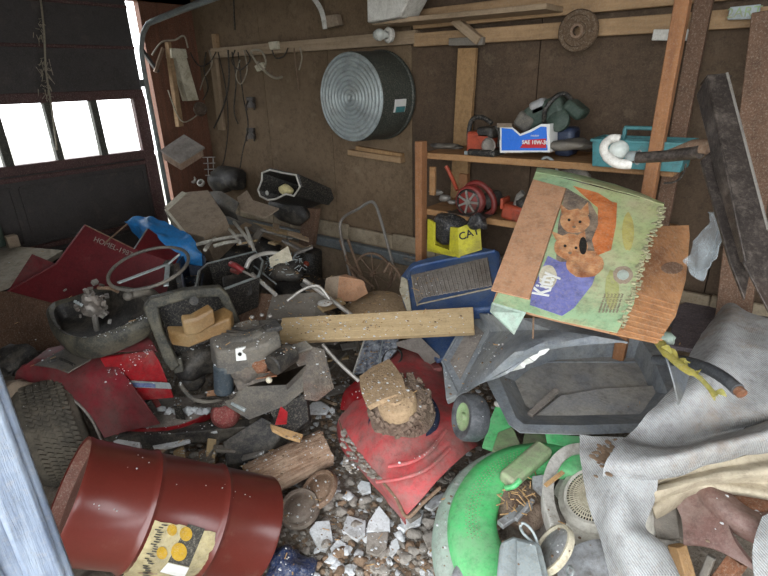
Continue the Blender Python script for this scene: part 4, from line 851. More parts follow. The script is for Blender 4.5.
MB().lathe([(.001, .018), (.012, .018), (.014, .006), (.044, .008), (.05, .014), (.05, -.02), (.001, -.02)], wc, ax, 30).build('wheel_hub', M['greendirty'], t, smooth=50)
x = MB(); rn = random.Random(71)
for k in range(260):
    f, g = rn.random(), rn.random(); px, py = 340+f*55+g*4, 428+g*44+f*10; q = Z(px, py, .24); x.rock(q, rn.choice((.004, .006, .009, .012)), k, (1.2, 1, .5), 1, .5)
MUD = x
tag(MB().rock(Z(498, 404, .35), .016, 3, (1, 1, .7), 2).build('white_chip', M['white'], smooth=50), 'white chip resting on the tip of the green mower wing', 'chip')
# straw / twigs stuck in the green mower
rn = random.Random(5); x = MB()
for k in range(42):
    px, py = rn.gauss(515, 10), rn.gauss(488, 11); p = Z(px, py, .315+rn.random()*.02); a = rn.random()*6.3; d = V((cos(a), sin(a), rn.uniform(-.3, .5)))*rn.uniform(.01, .035); x.tube([p, p+d], .0018, 4)
tag(x.build('dry_straw', M['cutwood'], smooth=0), 'dry straw and wood splinters caught in the green mower', 'straw', kind='stuff')
# ------------------------------------------------------------ engine shroud with recoil grille
cc = Z(598, 500, .3); ax = V((-.28, -.38, .88)).normalized()
t = thing('engine_cowl', 'off-white mower engine cowl with a round mesh grille, half under the matting', 'engine cowl', cc-V((0, 0, .1)))
MB().lathe([(.085, .028), (.094, .03), (.10, .022), (.115, .018), (.118, .006), (.14, .0), (.145, -.02), (.15, -.08)], cc, ax, 48).build('outer_shell', M['cowl'], t, smooth=50)
MB().lathe([(.001, .032), (.026, .03), (.03, .02)], cc, ax, 30).build('centre_cap', M['cowl'], t, smooth=50)
x = MB(); f = frame(cc, V((1, 0, 0))-ax*ax.x, ax)
for k in range(60):
    a = 2*pi*k/60; x.tube([f @ V((cos(a)*.028, sin(a)*.028, .026)), f @ V((cos(a)*.062, sin(a)*.062, .03)), f @ V((cos(a)*.088, sin(a)*.088, .026))], .0022, 4)
for r_ in (.04, .052, .064, .076): x.tube([f @ V((cos(2*pi*k/48)*r_, sin(2*pi*k/48)*r_, .0285)) for k in range(48)], .0022, 4, True)
x.build('mesh_grille', M['cream'], t)
MB().lathe([(.001, 0), (.086, 0)], cc+ax*.008, ax, 30).build('dark_recess', M['blkc'], t)
x = MB()
for k in range(11):
    a = pi*.78+k*.12; p = f @ V((cos(a)*.155, sin(a)*.155, -.045)); q = f @ V((cos(a)*.155, sin(a)*.155, -.1)); x.bar(p, q, .006, .03, up=(p-cc))
x.build('cooling_fins', M['greycast'], t)
# grey curved band
cc2 = Z(580, 488, .27); 
MBb = MB(); pts = [Z(584, 443, .36), Z(566, 446, .36), Z(551, 458, .355), Z(543, 478, .35), Z(543, 500, .345), Z(550, 524, .335)]
S = spline(pts, 6); vs = []
for i, p in enumerate(S):
    tdir = (S[min(i+1, len(S)-1)]-S[max(i-1, 0)]).normalized(); outw = tdir.cross(V((0, 0, 1))).normalized()
    vs += [p, p+V((0, 0, .004))-outw*.002, p-outw*.034+V((0,0,-.006)), p-outw*.034+V((0, 0, -.012)), p+V((0, 0, -.05))-outw*.004, p+V((0, 0, -.05))]
fs = []
for i in range(len(S)-1):
    for k in range(6): fs.append((i*6+k, i*6+(k+1)%6, (i+1)*6+(k+1)%6, (i+1)*6+k))
fs += [tuple(range(6)), tuple((len(S)-1)*6+k for k in range(6))]
tag(MBb.add(vs, fs).build('curved_band', M['white'], smooth=50), 'curved pale grey metal band arching left of the round mesh grille', 'band')
tag(MB().prism(rz([(532, 476, .34), (546, 474, .35), (548, 490, .345), (541, 494, .34), (533, 486, .335)]), (0, 0, -.012)).build('torn_tab', M['greycast'], None, .002), 'small torn pale tab beside the curved grey band', 'tab')
tag(MB().bar(Z(545, 486, .35), Z(563, 472, .36), .012, .006).build('wood_sliver', M['cutwood'], None), 'pale wood sliver across the curved grey band', 'sliver')
# silver canister, lid, disc
t = thing('metal_canister', 'dented silver metal can with a flat folded front at the bottom edge', 'can', Z(523, 575, .22))
x = MB(); a = rz([(500, 540, .36), (513, 534, .37), (541, 541, .37), (550, 576, .34), (553, 615, .30), (498, 615, .30), (497, 572, .34)]); x.prism(a, V((.01, -.02, -.13))); x.build('body', M['galv'], t, .012, seg=3)
b = rz([(516, 541, .372), (536, 546, .372), (543, 578, .347), (544, 600, .33), (517, 598, .33)]); MB().prism(b, (0, 0, .004)).build('front_panel', M['galv'], t, .003)
lc = Z(552, 549, .33); ax = V((-.8, -.25, .62)).normalized()
t = thing('lid', 'round grey metal lid with a cream rim leaning beside the silver can', 'lid', lc)
MB().lathe([(.001, .004), (.05, .004), (.062, .0), (.062, -.006), (.001, -.006)], lc, ax, 36).build('plate', M['greycast'], t, smooth=50)
MB().lathe([(.062, .002), (.066, .008), (.072, .007), (.074, -.002), (.072, -.012), (.064, -.012), (.062, .002)], lc, ax, 36).build('rim', M['cream'], t, smooth=60)
MB().tube(spline(rz([(520, 527, .38), (523, 523, .39), (530, 528, .385), (535, 536, .37), (538, 546, .35)])+[], 6), .004, 8).build('wire_loop', M['galv'], t, smooth=60)
MB().tube(spline(rz([(520, 527, .38), (523, 533, .375), (530, 540, .36), (536, 545, .35)]), 6), .004, 8).build('wire_loop', M['galv'], t, smooth=60)
MB().tube(spline(rz([(569, 566, .33), (573, 570, .34), (571, 577, .33), (567, 573, .32)]), 5, True), .003, 6, True).build('hinge_wire', M['galv'], t)
dc = Z(490, 585, .25)
tag(MB().lathe([(.001, .012), (.09, .012), (.105, .004), (.11, -.01), (.001, -.012)], dc, (-.1, -.25, 1), 40).build('grey_disc', M['greycast'], smooth=50), 'round flat grey disc half cut off at the bottom edge beside the green deck', 'disc')
tag(MB().lathe([(.001, .004), (.008, .004), (.012, 0), (.013, -.004)], Z(483, 556, .262), (-.1, -.25, 1), 16).build('rivet', M['greycast'], smooth=50), 'small round rivet on the grey disc', 'rivet')
x = MB().patch([rz([(556, 560, .26), (585, 545, .28), (620, 545, .27)]), rz([(560, 590, .25), (590, 580, .27), (625, 580, .26)])], 6, 6, .01, .02, 20)
tag(x.build('grey_rag', M['greycast'], smooth=60), 'crumpled pale grey sheet at the bottom edge under the hanging matting', 'rag')
# ------------------------------------------------------------ red mower deck
t = thing('red_mower', 'worn bright red mower deck with a crusted round engine, centre of the floor', 'mower', Z(405, 430, .1))
MB().patch([rz([(384, 362, .05), (404, 344, .12), (436, 356, .12), (458, 392, .11), (474, 428, .10), (482, 446, .10)]),
            rz([(386, 360, .22), (408, 346, .26), (434, 360, .26), (453, 394, .25), (468, 428, .24), (476, 447, .22)]),
            rz([(378, 372, .26), (404, 368, .31), (426, 384, .31), (442, 408, .31), (456, 432, .30), (463, 456, .27)]),
            rz([(366, 386, .27), (392, 392, .33), (408, 412, .34), (420, 432, .33), (432, 455, .31), (440, 478, .28)]),
            rz([(354, 402, .25), (366, 418, .30), (384, 438, .32), (400, 458, .30), (414, 478, .28), (424, 497, .25)]),
            rz([(340, 420, .20), (347, 440, .22), (364, 460, .23), (382, 480, .23), (396, 497, .22), (407, 516, .20)]),
            rz([(338, 432, .10), (344, 450, .12), (362, 470, .13), (380, 490, .13), (394, 508, .12), (406, 524, .12)])], 6, 6, .006, .004, 12, 4).build('deck', M['reddeck'], t, smooth=50)
MB().tube(spline(rz([(340, 421, .205), (347, 441, .225), (364, 461, .235), (382, 481, .235), (396, 498, .225), (407, 517, .205), (424, 502, .25), (440, 488, .27)]), 6), .006, 8).build('rolled_lip', M['rusty'], t)
MB().tube(spline(rz([(388, 466, .31), (410, 462, .325), (430, 450, .33), (446, 430, .325)]), 8), .007, 8, flat=.5).build('pressed_ridge', M['reddeck'], t, smooth=60)
MB().tube(spline(rz([(376, 482, .27), (402, 478, .3), (428, 468, .315), (450, 448, .31)]), 8), .006, 8, flat=.5).build('pressed_ridge', M['reddeck'], t, smooth=60)
MB().bar(Z(424, 352, .27), Z(438, 370, .29), .04, .02).build('hinge_bracket', M['reddeck'], t, .003)
MB().patch([rz([(352, 384, .26), (366, 378, .28), (380, 384, .3)]), rz([(344, 396, .22), (360, 396, .27), (372, 398, .29)]), rz([(344, 410, .18), (360, 412, .25), (370, 414, .28)])], 4, 4, .01, .01, 15).build('side_lobe', M['redbright'], t, smooth=60)
ec = Z(403, 416, .34); up = V((-.02, -.28, .95)).normalized()
MB().lathe([(.12, -.03), (.122, .01), (.112, .02), (.108, .035), (.108, .085), (.096, .10), (.08, .11), (.001, .115)], ec, up, 40).build('engine_shell', M['coarse'], t, smooth=50)
x = MB()
for k in range(200):
    rn = random.Random(k); a = rn.random()*6.28; f = frame(ec, V((1, 0, 0))-up*up.x, up); x.rock(f @ V((cos(a)*.112, sin(a)*.112, rn.uniform(0, .10))), rn.uniform(.004, .013), k, (1, 1, 1), 1, .6)
x.build('rust_crust', M['coarse'], t, smooth=50)['kind'] = 'stuff'
o = MUD.build('caked_dirt', M['chunkg'], t, smooth=0); o['kind'] = 'stuff'
MB().lathe([(.118, -.005), (.133, -.002), (.136, -.02), (.12, -.03)], ec, up, 40).build('mounting_ring', M['navydark'], t, smooth=50)
MB().patch([rz([(361, 380, .43), (376, 370, .45), (390, 363, .46)]), rz([(364, 396, .43), (382, 388, .46), (402, 380, .47)]), rz([(370, 410, .43), (388, 402, .46), (405, 396, .46)])], 4, 4, .02, .003, 20).build('housing_top', M['tancap'], t, smooth=50)
MB().lathe([(.001, .012), (.03, .012), (.034, .004), (.064, .0), (.07, -.008), (.07, -.05)], Z(396, 399, .465), up, 34).build('starter_cap', M['tancap'], t, smooth=50)
MB().prism(rz([(406, 372, .47), (413, 372, .47), (419, 386, .46), (410, 388, .46)]), (0, 0, -.03)).build('broken_fin', M['coarse'], t, .003)
# ------------------------------------------------------------ plank and clutter above the red mower
board('plank', Z(281, 331, .52), Z(474, 321, .60), .115, .028, M['plank'], 'long dusty tan plank lying across the junk from the engine to the black tote', 'plank', up=V((.1, -.62, .78)))
t = thing('speckled_tray', 'grey speckled tray with a pale frame standing behind the red mower', 'tray', Z(370, 370, .2))
PT = Plane(Z(354, 372, .22), Z(378, 372, .24), Z(368, 338, .34))
MB().prism(PT.many([(364, 338), (400, 330), (396, 350), (378, 372), (352, 374)]), -PT.n*.015).build('panel', mat('blue_grey_speckle', '4c5260', '9aa0a8', sc=40, rough=.7, contrast=.1), t, .002)
MB().tube([PT.at(365, 338, .004), PT.at(353, 374, .004)], .005, 6).build('frame_bar', M['white'], t)
MB().tube([PT.at(384, 334, .004), PT.at(377, 371, .004)], .003, 6).build('frame_bar', M['galv'], t)
tag(MB().lathe([(.045, 0), (.05, .006), (.055, 0), (.05, -.006), (.045, 0)], Z(392, 358, .3), (-.1, -.5, .8), 30).build('rubber_ring', M['blk'], smooth=60), 'dark rubber ring between the speckled tray and the red mower', 'ring')
tag(MB().prism(rz([(396, 342, .36), (420, 336, .4), (440, 356, .36), (428, 362, .3), (418, 350, .34)]), (0, 0, -.02)).build('grating', M['ribgrey'], None, .002), 'brownish ribbed panel end sticking out below the plank', 'panel')
tag(MB().prism(rz([(420, 336, .38), (456, 332, .42), (450, 356, .36), (437, 360, .34)]), (0, 0, -.02)).build('blue_lid', M['navy'], None, .003), 'corner of a blue plastic lid below the right end of the plank', 'lid')  # piece of a blue plastic lid showing from the heap
tag(MB().prism(rz([(446, 308, .42), (492, 304, .46), (476, 318, .44), (450, 322, .40)]), (0, 0, -.02)).build('blue_lid', M['navy'], None, .003), 'narrow blue plastic edge showing behind the right end of the plank', 'lid')
tag(MB().lathe([(.001, .03), (.08, .026), (.15, .01), (.17, 0), (.17, -.01), (.001, -.008)], Z(373, 310, .42), (0, -.25, .97), 40).build('lid', M['tancap'], smooth=50), 'large round dusty lid behind the tan plank', 'lid')
# long pale tubes (ladder-like handle bars)
def rod(name, pts, r, m, label, cat, grp=None, n=8, flat=1.0):
    return tag(MB().tube(spline(pts, 6), r, n, flat=flat).build(name, m, smooth=60), label, cat, grp)
rod('metal_rod', [Z(304, 280, .62), Z(322, 293, .57), Z(354, 317, .48)], .011, M['chrome'], 'bright flat metal bar sloping down to the plank behind the small cardboard box', 'bar')
rod('metal_rod', [Z(322, 344, .44), Z(338, 362, .36), Z(359, 381, .28)], .009, M['chrome'], 'bright metal bar emerging below the plank and pointing at the red mower', 'bar')
rod('metal_rod', [Z(252, 274, .66), Z(276, 295, .6)], .010, M['chrome'], 'short bright bar sloping beside the black crate with the red tool', 'bar')
rod('metal_rod', [Z(287, 301, .56), Z(302, 290, .6), Z(318, 286, .62), Z(330, 300, .56)], .007, M['chrome'], 'thin bright bar bent over behind the dusty square board', 'bar')
rod('tube_frame', [Z(246, 268, .68), Z(252, 258, .72), Z(268, 253, .72), Z(284, 255, .7), Z(292, 262, .66)], .011, M['chrome'], 'arched bright tube over the heap right of the black crate', 'tube')
rod('tube_frame', [Z(254, 266, .66), Z(266, 276, .62), Z(276, 284, .6)], .004, M['galv'], 'thin wire under the arched bright tube', 'wire')
tag(MB().ball(Z(325, 303, .56), .022, (1.6, .8, .5), 8).build('plastic_stub', M['white'], smooth=80), 'white oblong plastic foot beside the bright flat bar', 'foot')
# boards
tag(MB().prism(rz([(262, 296, .53), (313, 292, .57), (315, 318, .48), (266, 322, .45)]), V((.03, .05, -.02))).build('dusty_board', M['greyboard'], None, .003), 'dusty square grey board standing behind the left end of the plank', 'board')
tag(MB().prism(rz([(222, 291, .56), (262, 293, .56), (262, 320, .46), (240, 326, .44)]), V((.02, .05, -.02))).build('brown_board', M['panelbrown'], None, .003), 'reddish brown board standing behind the engine, right of the tan tank', 'board')
# small cardboard box
t = thing('cardboard_box', 'small open cardboard box with a worn pale face behind the plank', 'box', Z(344, 296, .42))
MB().prism(rz([(326, 278, .60), (339, 276, .62), (337, 300, .5), (322, 302, .48)]), (0, .02, 0)).build('pale_face', M['carddull'], t, .001)
MB().prism(rz([(339, 276, .62), (362, 280, .6), (366, 292, .54), (352, 300, .48), (337, 300, .5)]), (.005, .01, -.01)).build('brown_face', M['card'], t, .001)
MB().prism(rz([(326, 278, .60), (339, 276, .62), (362, 280, .6), (346, 274, .62)]), (0, .0, -.01)).build('top_flap', M['card'], t, .001)
# ------------------------------------------------------------ hand truck with spoked wheel
t = thing('hand_cart', 'rusty tube-handled garden cart with a thin spoked wheel against the back wall', 'cart', Z(370, 290, .3))
yy = 2.26
MB().tube(spline([Y(352, 285, 2.1), Y(347, 262, 2.16), Y(342, 240, 2.2), Y(340, 226, 2.22), Y(344, 217, 2.24), Y(358, 209, 2.26), Y(370, 202, 2.27), Y(376, 206, 2.27), Y(382, 224, 2.24), Y(388, 246, 2.2), Y(394, 268, 2.16)], 5), .009, 8).build('handle', M['steel'], t, smooth=60)
MB().tube(spline([Y(340, 240, 2.2), Y(348, 262, 2.16), Y(356, 282, 2.1)], 5), .009, 8).build('side_tube', M['rusty'], t, smooth=60)
MB().tube(spline([Y(348, 240, 2.24), Y(356, 262, 2.18), Y(366, 286, 2.1)], 5), .009, 8).build('side_tube', M['rusty'], t, smooth=60)
MB().tube([Y(346, 262, 2.14), Y(374, 288, 2.06)], .008, 8).build('lower_tube', M['rusty'], t)
wc = Y(373, 274, 2.2); wr = .13; WAX = V((.15, -1, .1)).normalized()
MB().lathe([(wr-.008, .006), (wr+.004, .006), (wr+.004, -.006), (wr-.008, -.006), (wr-.008, .006)], wc, WAX, 40).build('wheel_rim', M['rusty'], t)
x = MB(); f = frame(wc, V((1, 0, 0))-WAX*WAX.x, WAX)
for k in range(9): a = k*2*pi/9+.3; x.tube([wc, f @ V((cos(a)*wr, sin(a)*wr, 0))], .0035, 5)
x.build('spokes', M['rusty'], t)
MB().cyl(wc+WAX*.02, wc-WAX*.02, .014).build('hub', M['rusty'], t)
x = MB()
for k in range(3): x.tube([Y(390+k*4, 262+k*3, 2.1), Y(384+k*5, 272+k*4, 2.08)], .006, 6)
x.tube(spline([Y(390, 264, 2.1), Y(398, 272, 2.08), (Y(402, 282, 2.05))], 5), .008, 6); x.build('axle_fittings', M['rusty'], t)
# upright pieces by wall
tag(MB().prism([Y(303, 208, 2.34), Y(317, 209, 2.34), Y(312, 246, 2.28), (Y(298, 246, 2.28))], V((0, .04, 0))).build('brown_post', M['panelbrown'], None, .003), 'short dark brown upright post leaning on the wall left of the cart', 'post')
tag(MB().lathe([(.085, 0), (.09, .01), (.088, .2), (.08, .21), (.001, .2)], Y(309, 280, 2.2), V((.0, .1, 1)), 28).build('dark_pail', M['blkc'], smooth=50), 'dark round pail standing left of the garden cart', 'pail')
tag(MB().ball(Y(306, 264, 2.1), .02, (1, 1, 1), 8).build('knob', M['orange'], smooth=80), 'round dull orange cap on the dark pail', 'cap')
# ------------------------------------------------------------ black basin with sponge
t = thing('basin', 'open black ragged-edged basin tilted on the ledge below the wall hooks', 'basin', Y(282, 215, 2.3))
lp = [(258, 190), (262, 180), (262, 173), (270, 170), (283, 173), (296, 175), (300, 187), (294, 196), (286, 194), (276, 199), (268, 200), (260, 196)]
L0 = [Y(x_, y_, 2.12) for x_, y_ in lp]; ce = sum(L0, V())/len(L0)
bk = V((.10, .22, -.10)); L1 = [ce+(p-ce)*.8+bk for p in L0]
loft('bowl', [L0, [p+(p-ce).normalized()*.012+V((0, .01, 0)) for p in L0], [ce+(p-ce)*.86+bk for p in L0]], M['blkc'], t)
loft('inner_bowl', [L0, L1, [ce+bk+(p-ce-bk)*.3 for p in L1]], M['blkc'], t, cap=True)
MB().tube(L0, .006, 6, True).build('rim', M['cowl'], t)
tag(MB().rock(Y(286, 190, 2.2), .045, 15, (1.3, .8, .8), 2, .3).build('yellow_sponge', mat('pale_yellow_foam', 'd8c88c', 'e2d6a4', sc=9, rough=.9), smooth=40), 'pale yellow sponge inside the black basin', 'sponge')
tag(MB().ball(Y(267, 193, 2.16), .012, (1, 1, 1.4), 6).build('stopper', M['white'], smooth=80), 'small white cap inside the left of the black basin', 'cap')
tag(MB().rock(Y(290, 210, 2.3), .13, 16, (1.3, .7, .8), 3, .3).build('dark_sack', M['blk'], smooth=80), 'dark sack slumped on the ledge under the black basin', 'sack')
# cardboard & boards near the corner
tag(MB().prism([Z(237, 197, .79), Z(247, 190, .82), (Z(253, 200, .77)), (Z(279, 208, .73)), Z(266, 217, .68), Z(240, 210, .73)], (0, 0, -.012)).build('cardboard_flap', M['carddull'], None, .002), 'pale torn cardboard sheet in front of the black basin', 'cardboard')
t = thing('cardboard_box', 'dusty tan cardboard box tipped on its corner by the garage door', 'box', Z(195, 232, .6))
PC = Plane(D(166, 210, 3.1), D(222, 216, 3.0), D(200, 188, 3.25))
MB().prism(PC.many([(166, 209), (186, 192), (208, 190), (226, 217), (204, 237), (186, 232)]), -PC.n*.2).build('carton', M['carddull'], t, .003)
MB().prism(PC.many([(164, 207), (182, 191), (187, 193), (168, 210)], .003), -PC.n*.1).build('pale_flap', M['cream'], t, .002)
MB().prism(PC.many([(164, 209), (168, 210), (186, 232), (181, 231)], .003), -PC.n*.08).build('pale_flap', M['cream'], t, .002)
tag(MB().patch([[Z(205, 192, .84), Z(222, 193, .84), Z(240, 203, .80)], [Z(212, 206, .76), Z(226, 206, .78), Z(236, 212, .74)], [Z(222, 216, .70), Z(230, 216, .70), Z(238, 220, .68)]], 5, 5, .006, .01).build('metal_sheet', M['shroud'], smooth=60), 'curved dull grey panel behind the tan cardboard box', 'panel')
bds = [((228, 214), (262, 232), .66, .07, M['greyboard'], 'weathered grey board lying below the pale cardboard sheet'),
       ((258, 230), (302, 250), .60, .08, M['beam'], 'light brown board sloping right below the ledge near the corner'),
       ((240, 222), (300, 236), .63, .05, M['plank'], 'narrow pale board lying against the ledge under the basin')]
for a, b, z, w, m_, lb in bds: board('scrap_board', Z(a[0], a[1], z), Z(b[0], b[1], z-.05), w, .02, m_, lb, 'board', group=None)
rn = random.Random(11)
stk = [((228, 228), (240, 243), 'short pale stick near the cardboard box, the uppermost'), ((234, 222), (252, 246), 'pale crooked stick beside the weathered grey board'), ((195, 245), (245, 235), 'long pale metal bar lying above the black crate'), ((214, 246), (240, 241), 'short white rod parallel to the long pale bar'), ((246, 228), (254, 250), 'curved pale stick at the right end of the long pale bar'), ((205, 250), (215, 238), 'small pale wedge of wood above the navy box')]
for a, b, lb in stk: rod('scrap_stick', [Z(a[0], a[1], .70), Z((a[0]+b[0])/2, (a[1]+b[1])/2-1, .70), Z(b[0], b[1], .68)], .010, M['cowl'], lb, 'stick', None, 6)
# dark filler objects of the heap
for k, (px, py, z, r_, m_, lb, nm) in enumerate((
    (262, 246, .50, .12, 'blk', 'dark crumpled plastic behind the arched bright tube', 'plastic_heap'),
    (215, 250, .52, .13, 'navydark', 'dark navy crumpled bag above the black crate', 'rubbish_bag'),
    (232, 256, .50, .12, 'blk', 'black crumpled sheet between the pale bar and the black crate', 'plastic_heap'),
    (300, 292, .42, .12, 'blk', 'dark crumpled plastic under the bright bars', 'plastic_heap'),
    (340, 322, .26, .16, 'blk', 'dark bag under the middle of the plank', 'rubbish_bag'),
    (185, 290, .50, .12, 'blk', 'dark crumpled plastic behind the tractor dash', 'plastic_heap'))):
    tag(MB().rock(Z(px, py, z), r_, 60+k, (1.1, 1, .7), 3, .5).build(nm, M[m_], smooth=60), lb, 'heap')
PFo = Z(285, 270, .62)
t = thing('tinsel_heap', 'dark clump with sparkling shreds of foil in the middle of the heap', 'foil heap', PFo)
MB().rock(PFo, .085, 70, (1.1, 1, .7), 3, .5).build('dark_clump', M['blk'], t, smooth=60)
rn = random.Random(9); x = MB()
for k in range(110):
    a, b = rn.random()*6.28, rn.random()*1.5; p = PFo+V((cos(a)*sin(b), sin(a)*sin(b), cos(b)*.8))*.1; q = p+V((rn.uniform(-1, 1), rn.uniform(-1, 1), rn.uniform(-.6, 1)))*.02; x.tube([p, q], .0022, 4)
o = x.build('foil_shreds', M['galv'], t, smooth=0); o['kind'] = 'stuff'
tag(MB().prism(rz([(269, 258, .70), (288, 246, .76), (292, 258, .70), (271, 271, .62)]), (0, 0, -.008)).build('pale_card', M['cream'], None), 'pale triangular card stuck upright right of the black crate', 'card')
# black crate with red tool
def bin_px(name, label, cat, loop, z, dz, m, mr, sh=.86):
    t = thing(name, label, cat, Z(sum(p[0] for p in loop)/len(loop), sum(p[1] for p in loop)/len(loop), z-dz))
    L = [Z(*(p if len(p) > 2 else (*p, z))) for p in loop]; c = sum(L, V())/len(L)
    o = [c+(p-c)*1.03 for p in L]; lo = [c+(p-c)*sh+V((0, 0, -dz)) for p in L]; li = [c+(p-c)*(sh-.05)+V((0, 0, -dz+.01)) for p in L]; i0 = [c+(p-c)*.96 for p in L]
    loft('outer_wall', [i0, o, [p+V((0, 0, -.015)) for p in o], lo], m, t); loft('inner_wall', [i0, li, [c+V((0,0,-dz+.01))+(p-c-V((0,0,-dz+.01)))*.3 for p in li]], m, t, cap=True)
    MB().tube(o, .006, 6, True).build('rim', mr, t); return t
t = bin_px('crate', 'black plastic crate with a worn pale rim holding a red-handled tool', 'crate', [(200, 271), (208, 264), (255, 252), (262, 262), (258, 276), (215, 292), (196, 290)], .68, .16, M['blkc'], M['galv'])
tag(MB().prism(rz([(222, 277, .68), (238, 272, .69), (252, 274, .67), (252, 283, .66), (238, 288, .65), (223, 285, .66)]), (0, 0, -.06)).build('black_case', M['blk'], None, .006), 'small dusty black case lying in the black crate', 'case')
t = thing('red_handled_tool', 'tool with a bright red grip standing in the black crate', 'tool', Z(238, 268, .7))
MB().tube(spline(rz([(231, 264, .75), (236, 266, .75), (243, 271, .73)]), 4), .014, 8).build('grip', M['redbright'], t, smooth=60)
MB().tube(spline(rz([(232, 270, .72), (238, 272, .72)]), 4), .012, 8).build('grip', M['toolred'], t, smooth=60)
MB().tube(rz([(243, 271, .73), (256, 278, .69)]), .006, 6).build('shaft', M['steel'], t)
t = bin_px('tub', 'navy blue plastic tub left of the black crate', 'tub', [(180, 262), (186, 254), (200, 252), (205, 260), (200, 290), (186, 294)], .66, .16, M['navydark'], M['navydark'])
# tarp
tag(MB().patch([[Z(124, 222, .80), Z(140, 218, .82), Z(165, 223, .80), Z(188, 234, .76)], [Z(134, 232, .74), Z(150, 229, .79), Z(172, 236, .76), Z(198, 245, .72)], [Z(143, 246, .67), Z(158, 246, .72), Z(178, 250, .70), Z(204, 254, .66)], [Z(150, 262, .60), Z(168, 262, .64), Z(186, 264, .62), Z(204, 266, .60)]], 7, 6, .004, .03, 9, 5).build('blue_tarpaulin', M['tarp'], smooth=60), 'bright blue tarpaulin folded behind the dark red metal hopper', 'tarpaulin')
# ------------------------------------------------------------ dark red hopper
PRd = Plane(Z(85, 225, .86), Z(10, 290, .58), Z(150, 292, .54))
t = thing('metal_hopper', 'dark red sheet metal hopper with faded white lettering, left of the blue tarpaulin', 'hopper', PRd.at(80, 310))
MB().prism(PRd.many([(85, 225), (138, 250), (172, 262), (165, 300), (120, 312), (60, 305), (8, 291), (56, 264)]), -PRd.n*.006).build('front_panel', M['redbox'], t, .001)
MB().tube([PRd.at(85, 225, .002), PRd.at(56, 264, .002), PRd.at(8, 291, .002)], .004, 6).build('folded_edge', M['redpaint'], t)
MB().prism(PRd.many([(32, 254), (56, 264), (8, 291)], -.05), -PRd.n*.004).build('side_panel', M['redpaint'], t)
PR2 = Plane(PRd.at(133, 250), PRd.at(160, 285), PRd.at(147, 229)+V((.03, .1, .02)))
MB().prism([PRd.at(134, 249), PRd.at(147, 229, -.1), PRd.at(180, 252, -.1), PRd.at(174, 264)], V((0, .008, 0))).build('side_panel', M['redbox'], t)
MB().tube([PRd.at(134, 249), PRd.at(147, 229, -.1)], .004, 6).build('folded_edge', M['galv'], t)
MB().tube([PRd.at(85, 225, -.002), PRd.at(134, 249, -.002)], .0035, 6).build('folded_edge', M['rusty'], t)
u = PRd.at(132, 254)-PRd.at(92, 237)
MB().text('HOMEL-1987', frame(PRd.at(113, 247, .002), u, PRd.n), .037, .0006).build('lettering', M['ribgrey'], t, smooth=0)
tag(MB().tube([Z(105, 243, .84), Z(127, 224, .88)], .004, 6).build('thin_rod', M['rusty']), 'thin rusty rod leaning behind the lettering of the red hopper', 'rod')
# slab, brown panel and bits at the far left
tag(MB().prism(rz([(-30, 244, .62), (30, 247, .62), (63, 250, .62), (40, 264, .60), (6, 284, .56), (-30, 296, .55)]), (0, 0, -.03)).build('stone_slab', M['slabwhite'], None, .004), 'pale speckled slab at the left edge behind the red hopper', 'slab')
tag(MB().prism(rz([(-30, 292, .52), (8, 291, .53), (58, 304, .50), (60, 350, .28), (-30, 352, .28)]), (-.02, .01, -.01)).build('scrap_sheet', M['panelbrown'], None, .002), 'brown scrap panel standing at the left edge below the stone slab', 'panel')
tag(MB().lathe([(.03, 0), (.035, .02), (.033, .14), (.015, .17), (.001, .17)], Z(0, 246, .64), (.05, 0, 1), 20).build('green_bottle', M['toolgreen'], smooth=50), 'dark green bottle at the left edge on the stone slab', 'bottle')
tag(MB().box(Z(12, 241, .66), (.06, .06, .07)).build('small_box', M['carddull'], None, .003), 'small dull brown box beside the green bottle at the left edge', 'box')
# ------------------------------------------------------------ riding mower
hd = V((.6, .8, 0)); lf = V((-.8, .6, 0))
t = thing('riding_mower', 'dusty red riding mower with its hood gone and engine exposed, on the left', 'riding mower', frame(Z(70, 440, .1), hd))
TR = t
MB().patch([rz([(14, 384, .36), (34, 384, .37), (55, 388, .38), (76, 400, .35), (92, 418, .29), (104, 438, .22)]),
            rz([(18, 370, .42), (36, 366, .44), (60, 370, .45), (84, 382, .43), (106, 404, .35), (124, 432, .24)]),
            rz([(30, 362, .45), (52, 356, .46), (78, 362, .47), (100, 376, .45), (122, 400, .37), (142, 428, .26)]),
            rz([(48, 348, .45), (76, 344, .47), (100, 350, .49), (122, 372, .47), (140, 398, .40), (160, 424, .27)])], 7, 5, .006, .003, 10).build('rear_fender', M['redpaint'], t, smooth=50)
MB().prism(rz([(34, 366, .452), (66, 349, .472), (92, 360, .475), (68, 374, .468), (56, 369, .46)]), (0, 0, .006)).build('step_pad', M['shroud'], t, .003)
MB().tube(spline(rz([(48, 362, .49), (58, 359, .495), (66, 361, .49), (74, 365, .485)]), 4), .006, 6).build('pad_latch', M['blkc'], t)
MB().tube(spline(rz([(14, 386, .355), (34, 386, .365), (55, 390, .375), (76, 402, .345), (92, 420, .285), (102, 442, .215)]), 6), .006, 6).build('fender_lip', M['steel'], t, smooth=60)
MB().patch([rz([(60, 344, .46), (100, 334, .50), (140, 330, .52)]), rz([(84, 348, .475), (116, 342, .52), (152, 342, .54)]), rz([(100, 356, .48), (122, 352, .52), (158, 352, .52)])], 4, 4, .006).build('seat_deck', M['redpaint'], t)
MB().prism(rz([(99, 358, .50), (153, 351, .54), (160, 364, .50), (174, 398, .36), (130, 402, .33), (116, 384, .42)]), -lf*-.012).build('side_panel', M['redbright'], t, .004)
MB().prism([p-lf*.004+V((0,0,.004)) for p in rz([(117, 380, .43), (170, 383, .43), (172, 389, .405), (121, 387, .40)])], -lf*.002).build('stripe_decal', M['galv'], t)
